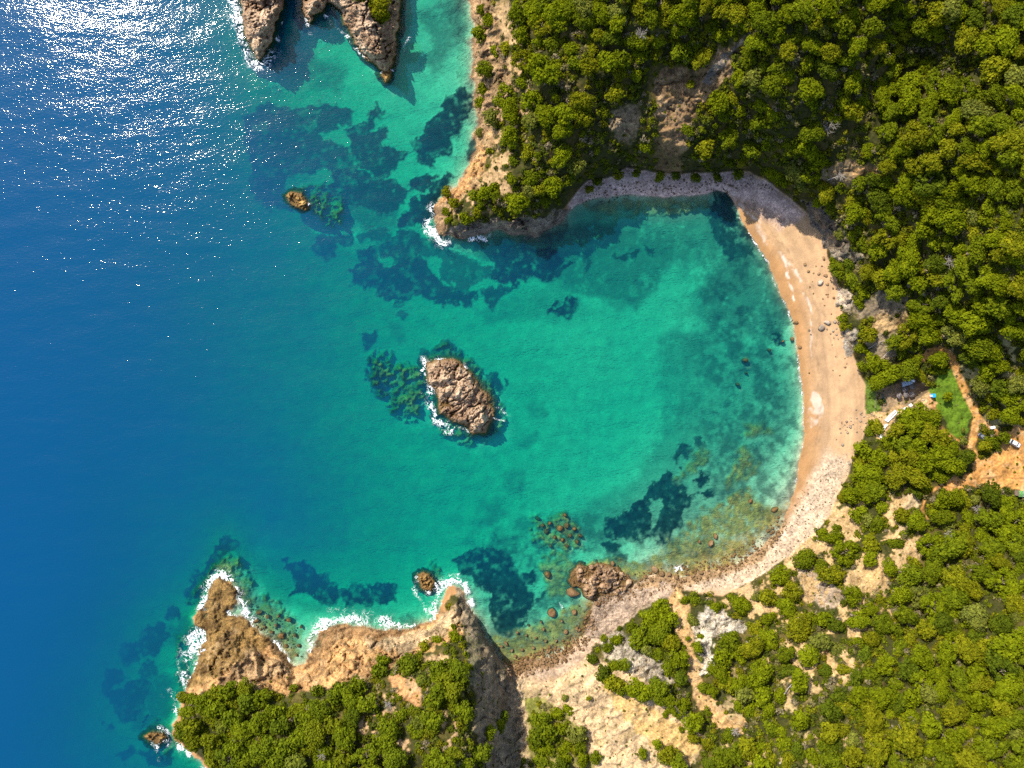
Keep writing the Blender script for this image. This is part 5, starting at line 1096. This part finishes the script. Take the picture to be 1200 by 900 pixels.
def loft(bm, secs):
    """secs: (x, half width, z bottom, z top, top half width)"""
    rings = []
    for x, w, z0, z1, wt in secs:
        rings.append([bm.verts.new(p) for p in ((x, -w, z0), (x, w, z0), (x, w, z0 + .6 * (z1 - z0)), (x, wt, z1), (x, -wt, z1), (x, -w, z0 + .6 * (z1 - z0)))])
    for a, b in zip(rings[:-1], rings[1:]):
        for k in range(6): bm.faces.new((a[k], a[(k + 1) % 6], b[(k + 1) % 6], b[k]))
    bm.faces.new(rings[0]); bm.faces.new(rings[-1][::-1])
def car(px, py, rz, paint, label):
    g = ground_pt(px, py); t = thing('parked_car', g + Vector((0, 0, .02)), rz, label, 'car')
    part('body', lambda bm: loft(bm, [(-2.1, .70, .42, .86, .66), (-2.02, .82, .28, .95, .76), (-1.2, .86, .24, .97, .80), (.9, .86, .24, .95, .80), (1.75, .82, .28, .84, .70), (2.12, .66, .38, .70, .58)]), paint, t)
    cab = part('roof', lambda bm: loft(bm, [(-1.45, .66, 1.40, 1.47, .60), (-1.2, .70, 1.40, 1.53, .62), (.2, .70, 1.41, 1.53, .62), (.42, .66, 1.40, 1.47, .60)]), paint, t)
    def pane(a): 
        def f(bm):
            vs = [bm.verts.new(p) for p in a]; bm.faces.new(vs); bmesh.ops.solidify(bm, geom=bm.faces[:], thickness=.02)
        return f
    part('windscreen', pane([(1.12, -.76, .96), (1.12, .76, .96), (.42, .62, 1.45), (.42, -.62, 1.45)]), 'glass', t)
    part('rear_window', pane([(-1.98, .72, .97), (-1.98, -.72, .97), (-1.45, -.62, 1.45), (-1.45, .62, 1.45)]), 'glass', t)
    for s in (-1, 1): part('side_window', pane([(1.08, s * .79, .97), (.38, s * .67, 1.44), (-1.42, s * .67, 1.44), (-1.92, s * .78, .97)]), 'glass', t)
    for x in (-1.3, 1.35):
        for s in (-1, 1):
            def wh(bm, x=x, s=s):
                r = bmesh.ops.create_cone(bm, cap_ends=True, segments=20, radius1=.32, radius2=.32, depth=.2)
                bmesh.ops.rotate(bm, cent=(0, 0, 0), matrix=Matrix.Rotation(math.pi / 2, 3, 'X'), verts=r['verts']); bmesh.ops.translate(bm, vec=(x, s * .80, .32), verts=r['verts'])
            w = part('wheel', wh, 'tyre', t)
            def rm(bm, x=x, s=s):
                r = bmesh.ops.create_cone(bm, cap_ends=True, segments=16, radius1=.19, radius2=.19, depth=.05)
                bmesh.ops.rotate(bm, cent=(0, 0, 0), matrix=Matrix.Rotation(math.pi / 2, 3, 'X'), verts=r['verts']); bmesh.ops.translate(bm, vec=(x, s * .89, .32), verts=r['verts'])
            part('rim', rm, 'chrome', w)
    for s in (-1, 1):
        part('headlight', lambda bm, s=s: box(bm, (2.0, s * .52, .66), (.16, .26, .14), 0, .03), 'lamp', t)
        part('tail_light', lambda bm, s=s: box(bm, (-2.08, s * .60, .76), (.08, .22, .16), 0, .02), 'red_lamp', t)
        part('mirror', lambda bm, s=s: box(bm, (.85, s * .93, 1.0), (.14, .16, .12), 0, .03), paint, t)
    return t
car(1188, 519.5, math.radians(-28), 'car_paint', 'silver white car parked on the orange dirt car park beside a pine')
car(1150.5, 512.5, math.radians(-45), 'dark_car_paint', 'dark grey car half under the pine beside the dirt track')
# hut at the right edge
t = thing('hut', ground_pt(1197, 578), math.radians(-4), 'small hut with green and grey roof at the right edge below the car park', 'hut')
part('wall', lambda bm: box(bm, (0, 0, 1.05), (5.0, 1.9, 2.3)), 'timber', t)
def two_roof(x0, x1):
    def f(bm):
        for s in (-1, 1):
            vs = [bm.verts.new(p) for p in ((x0, 0, 2.55), (x1, 0, 2.55), (x1, s * 1.15, 2.2), (x0, s * 1.15, 2.2))]; bm.faces.new(vs)
        bmesh.ops.solidify(bm, geom=bm.faces[:], thickness=.06)
    return f
part('roof_sheet', two_roof(-2.65, -1.0), 'green_paint', t); part('roof_sheet', two_roof(-.995, 2.65), 'grey_panel', t)
part('door', lambda bm: box(bm, (-.6, .975, .95), (.85, .06, 1.9)), 'green_paint', t)
# white box by the track
t = thing('storage_box', ground_pt(1162, 500.8), math.radians(12), 'white box standing at the edge of the dirt track above the dark car', 'box')
part('body', lambda bm: box(bm, (0, 0, .42), (1.5, .9, .84), 0, .04), 'white_paint', t); part('lid', lambda bm: box(bm, (0, 0, .89), (1.62, 1.0, .09), 0, .03), 'white_paint', t)
# beach bar
g = ground_pt(1059, 449); t = thing('beach_bar', g, math.radians(20), 'little open beach bar with sloping blue grey tarpaulin roof under the trees', 'bar')
for x in (-1.8, 1.8):
    for y, h in ((-.7, 2.2), (.7, 2.6)): part('post', lambda bm, x=x, y=y, h=h: box(bm, (x, y, h / 2 - .2), (.1, .1, h + .4)), 'timber', t)
def tarp(bm):
    n = 9; rows = []
    for j in range(5):
        rows.append([bm.verts.new((-2.1 + 4.2 * i / (n - 1), -.95 + 1.9 * j / 4, 2.22 + .42 * j / 4 - .10 * math.sin(math.pi * ((i % 4) / 4)) + .02 * ((i * 7 + j * 3) % 5))) for i in range(n)])
    for a, b in zip(rows[:-1], rows[1:]):
        for i in range(n - 1): bm.faces.new((a[i], a[i + 1], b[i + 1], b[i]))
    bmesh.ops.solidify(bm, geom=bm.faces[:], thickness=.03)
part('roof', tarp, 'tarp_blue', t); part('counter', lambda bm: box(bm, (0, -.6, .5), (3.4, .5, 1.05)), 'timber', t)
t = thing('shade_board', ground_pt(1066, 445.6), math.radians(-32), 'white board leaning at the upper right end of the beach bar', 'board')
part('panel', lambda bm: box(bm, (0, 0, 1.9), (2.0, .75, .05)), 'white_paint', t)
for x in (-.85, .85): part('leg', lambda bm, x=x: box(bm, (x, 0, .85), (.07, .07, 2.1)), 'timber', t)
def parasol(px, py, label):
    t = thing('parasol', ground_pt(px, py), random.Random(px).uniform(0, 1), label, 'parasol', 'thatched parasols of the beach bar')
    def canopy(bm):
        apex = bm.verts.new((0, 0, 2.6)); n = 20; r1 = [bm.verts.new((.55 * math.cos(a), .55 * math.sin(a), 2.38)) for a in [6.2832 * k / n for k in range(n)]]
        r2 = [bm.verts.new(((1.08 + .07 * (k % 2)) * math.cos(6.2832 * k / n), (1.08 + .07 * (k % 2)) * math.sin(6.2832 * k / n), 2.06 - .05 * (k % 3))) for k in range(n)]
        for k in range(n):
            bm.faces.new((apex, r1[k], r1[(k + 1) % n])); bm.faces.new((r1[k], r2[k], r2[(k + 1) % n], r1[(k + 1) % n]))
        bmesh.ops.solidify(bm, geom=bm.faces[:], thickness=.05)
    part('canopy', canopy, 'thatch', t)
    part('pole', lambda bm: tube(bm, [(0, 0, -.3), (0, 0, 1.2), (0, 0, 2.65)], [.05, .05, .04], 8), 'timber', t)
for px, py, lb in ((1057, 456.5, 'grey thatched parasol nearest below the blue bar roof'), (1065.5, 453, 'grey thatched parasol under the upper right corner of the bar roof'), (1050.5, 463.5, 'leftmost grey thatched parasol on the bar terrace'), (1058.5, 462.5, 'middle grey thatched parasol in the lower row of the bar terrace'), (1065.5, 462, 'rightmost grey thatched parasol in the lower row of the terrace')): parasol(px, py, lb)
# teal canoe
t = thing('canoe', ground_pt(1035, 466.5), math.radians(-70), 'narrow teal canoe lying on the left side of the bar terrace', 'canoe')
def hull(bm):
    rings = []
    for k in range(11):
        x = -1.9 + 3.8 * k / 10; w = .38 * math.sqrt(max(.02, 1 - (x / 1.95) ** 2)); up_ = .12 * (x / 1.9) ** 2
        rings.append([bm.verts.new(p) for p in ((x, -w, .34 + up_), (x, -w * .7, .12 + up_), (x, 0, .02 + up_), (x, w * .7, .12 + up_), (x, w, .34 + up_))])
    for a, b in zip(rings[:-1], rings[1:]):
        for k in range(4): bm.faces.new((a[k], a[k + 1], b[k + 1], b[k]))
    bmesh.ops.solidify(bm, geom=bm.faces[:], thickness=.04)
part('hull', hull, 'teal', t)
for x in (-.7, .6): part('seat', lambda bm, x=x: box(bm, (x, 0, .30), (.25, .62, .04)), 'timber', t)
# blue cabin
t = thing('plastic_cabin', ground_pt(1091, 463.5), math.radians(8), 'small bright blue plastic cabin between the terrace and the green lawn', 'cabin')
part('wall', lambda bm: box(bm, (0, 0, .95), (.95, 1.25, 2.1), 0, .05), 'cyan', t); part('roof', lambda bm: box(bm, (0, 0, 2.06), (1.08, 1.38, .12), 0, .05), 'cyan', t)
part('door', lambda bm: box(bm, (-.495, 0, .95), (.03, .75, 1.8)), 'white_paint', t)
# fences
def fence(pts, label, h=1.1):
    P_ = [ground_pt(*p) for p in pts]; t = thing('timber_fence', P_[0], 0, label, 'fence')
    for a, b in zip(P_[:-1], P_[1:]):
        n = max(1, int((b - a).length / 1.8))
        for k in range(n + (b == P_[-1])):
            c = a.lerp(b, k / n) - P_[0]; part('post', lambda bm, c=c: tube(bm, [c + Vector((0, 0, -.4)), c + Vector((0, 0, h))], [.07, .06], 6), 'timber', t)
        for z in (.45, .95): part('rail', lambda bm, z=z: tube(bm, [a - P_[0] + Vector((0, 0, z * h / 1.1)), b - P_[0] + Vector((0, 0, z * h / 1.1))], [.06, .06], 5), 'timber', t)
fence([(1025.6, 459), (1025.4, 468), (1025, 478)], 'straight dark timber fence between the green strip and the bar terrace')
fence([(1087, 456.5), (1080, 462), (1072, 468), (1060, 475)], 'timber rail fence along the lower edge of the bar terrace')
# low white walls
def low_wall(pts, label, w=.5, h=.55):
    P_ = [ground_pt(*p) for p in pts]; o = P_[0]; t = thing('parapet', o, 0, label, 'wall')
    def strip(z0, z1, hw):
        def f(bm):
            R_ = []
            for i, p in enumerate(P_):
                d = (P_[min(i + 1, len(P_) - 1)] - P_[max(i - 1, 0)]); d.z = 0; d.normalize(); s = Vector((-d.y, d.x, 0)) * hw; c = p - o
                R_.append([bm.verts.new(c + s + Vector((0, 0, z0))), bm.verts.new(c - s + Vector((0, 0, z0))), bm.verts.new(c - s + Vector((0, 0, z1))), bm.verts.new(c + s + Vector((0, 0, z1)))])
            for a, b in zip(R_[:-1], R_[1:]):
                for k in range(4): bm.faces.new((a[k], a[(k + 1) % 4], b[(k + 1) % 4], b[k]))
            bm.faces.new(R_[0]); bm.faces.new(R_[-1][::-1])
        return f
    part('masonry', strip(-.5, h, w * .4), 'grey_panel', t); part('coping', strip(h + .002, h + .12, w * .55), 'white_paint', t)
low_wall([(1048.5, 481), (1044, 485), (1040, 489.5), (1037, 493)], 'straight low white wall running down from the bar terrace to the beach', .55)
low_wall([(1051.5, 482), (1047, 486.5), (1043, 490.5), (1039, 494.5)], 'low white wall beside the first one, on its right', .4)
low_wall([(1038.5, 497), (1036, 500), (1034, 504), (1032.5, 508), (1031.3, 513)], 'curved low white wall ending among bushes above the beach', .75)
low_wall([(1059, 480), (1063, 477.5)], 'short white wall stub nearest below the terrace rail', .9, .4)
low_wall([(1065, 476), (1068, 473.8)], 'short white wall stub right of another below the terrace rail', .9, .4)
# dead trees and fallen trunks
def dead_tree(px, py, h, label, seed, flat=.6, zg=None):
    r = random.Random(seed); loc, q = base_under(px, py, h * .6)
    t = thing('dead_tree', loc - Vector((0, 0, .2)), r.uniform(0, 6.28), label, 'dead tree')
    part('trunk', lambda bm: tube(bm, [(0, 0, -.2), (.1, .05, h * .4), (.25, -.1, h * .8)], [.2, .15, .07], 7), 'dead_wood', t)
    for k in range(13):
        a = 2 * math.pi * k / 13 + r.uniform(-.3, .3); L_ = h * r.uniform(.2, .62); z0 = h * r.uniform(.3, .75)
        e = Vector((math.cos(a) * L_, math.sin(a) * L_, z0 + h * r.uniform(.1, .4)))
        def br(bm, a=a, z0=z0, e=e):
            s = Vector((.15, 0, z0)); m_ = s.lerp(e, .5) + Vector((0, 0, .3)); tube(bm, [s, m_, e], [.075, .05, .02], 5)
            for j in range(6):
                u = s.lerp(e, r.uniform(.35, .95)); tube(bm, [u, u + Vector((r.uniform(-.8, .8), r.uniform(-.8, .8), r.uniform(.1, .6))) * h * .25], [.05, .018], 4)
        part('branch', br, 'dead_wood', t)
DEAD = [(970, 150, 5.5, 'bare grey tree between green pines, left part of the upper right wood'), (1112, 306, 5, 'pale bare tree lying open on the right-hand slope above the track'), (1112, 627, 4.5, 'spiky bare tree on top of a broad pine below the car park'), (1146, 597, 4.5, 'bare grey tree just below the dirt car park'),
 (378, 884, 4, 'bare grey bushy tree in the headland wood near the bottom edge'), (1075, 770, 3.5, 'small bare grey tree beside a round crown in the lower right wood'), (752, 40, 4, 'bare grey tree at the top edge above the shaded slope'), (1137, 338, 4, 'bare grey tree among pines near the right edge above the track'), (1140, 792, 3.5, 'bare grey twigs between broad crowns near the right bottom corner'), (455, 826, 4, 'bare grey brushwood tree in the middle of the lower headland'), (985, 206, 3.6, 'bare fallen-looking tree in shade behind the top of the beach'), (862, 857, 3.4, 'bare grey tree at the lower end of the orange gully'), (1066, 818, 3.4, 'bare greyish tree next to a big bright crown, bottom right')]
for k, (px, py, h, lb) in enumerate(DEAD): dead_tree(px, py, h, lb, k)
def log(a, b, label, r=.22):
    A_, B_ = ground_pt(*a), ground_pt(*b); A_.z += 1.0; B_.z += 1.0
    t = thing('fallen_trunk', A_, 0, label, 'log'); d = B_ - A_
    part('stem', lambda bm: tube(bm, [(0, 0, 0), d * .35 + Vector((.15, .1, .1)), d * .7 + Vector((-.1, .12, .05)), d], [r, r * .85, r * .6, r * .3], 7), 'dead_wood', t)
    for k, f in enumerate((.4, .6, .8)):
        s = Vector((-d.y, d.x, 1.2)).normalized() * (1 if k % 2 else -1) * d.length * .16; s.z = abs(s.z)
        part('branch', lambda bm, f=f, s=s: tube(bm, [d * f, d * f + s + d * .1], [r * .4, r * .15], 5), 'dead_wood', t)
log((1010, 412), (1034, 399), 'long pale fallen trunk behind the pale rocks of the beach, upper of two')
log((1033, 419), (1047, 404), 'pale fallen trunk on bare ground just above the beach bar wood')
log((913, 817), (927, 800), 'pale fallen trunk lying across crowns right of the orange gully', .28)
log((912, 893), (928, 886), 'short pale fallen trunk close to the bottom edge of the wood', .28)
log((858, 875), (868, 876), 'tiny pale fallen trunk below the orange gully near the bottom edge')
log((828, 86), (846, 71), 'thin grey fallen trunk on the dry brown slope', .12)
log((968, 212), (990, 205), 'dark fallen trunk in the shade behind the top of the beach')
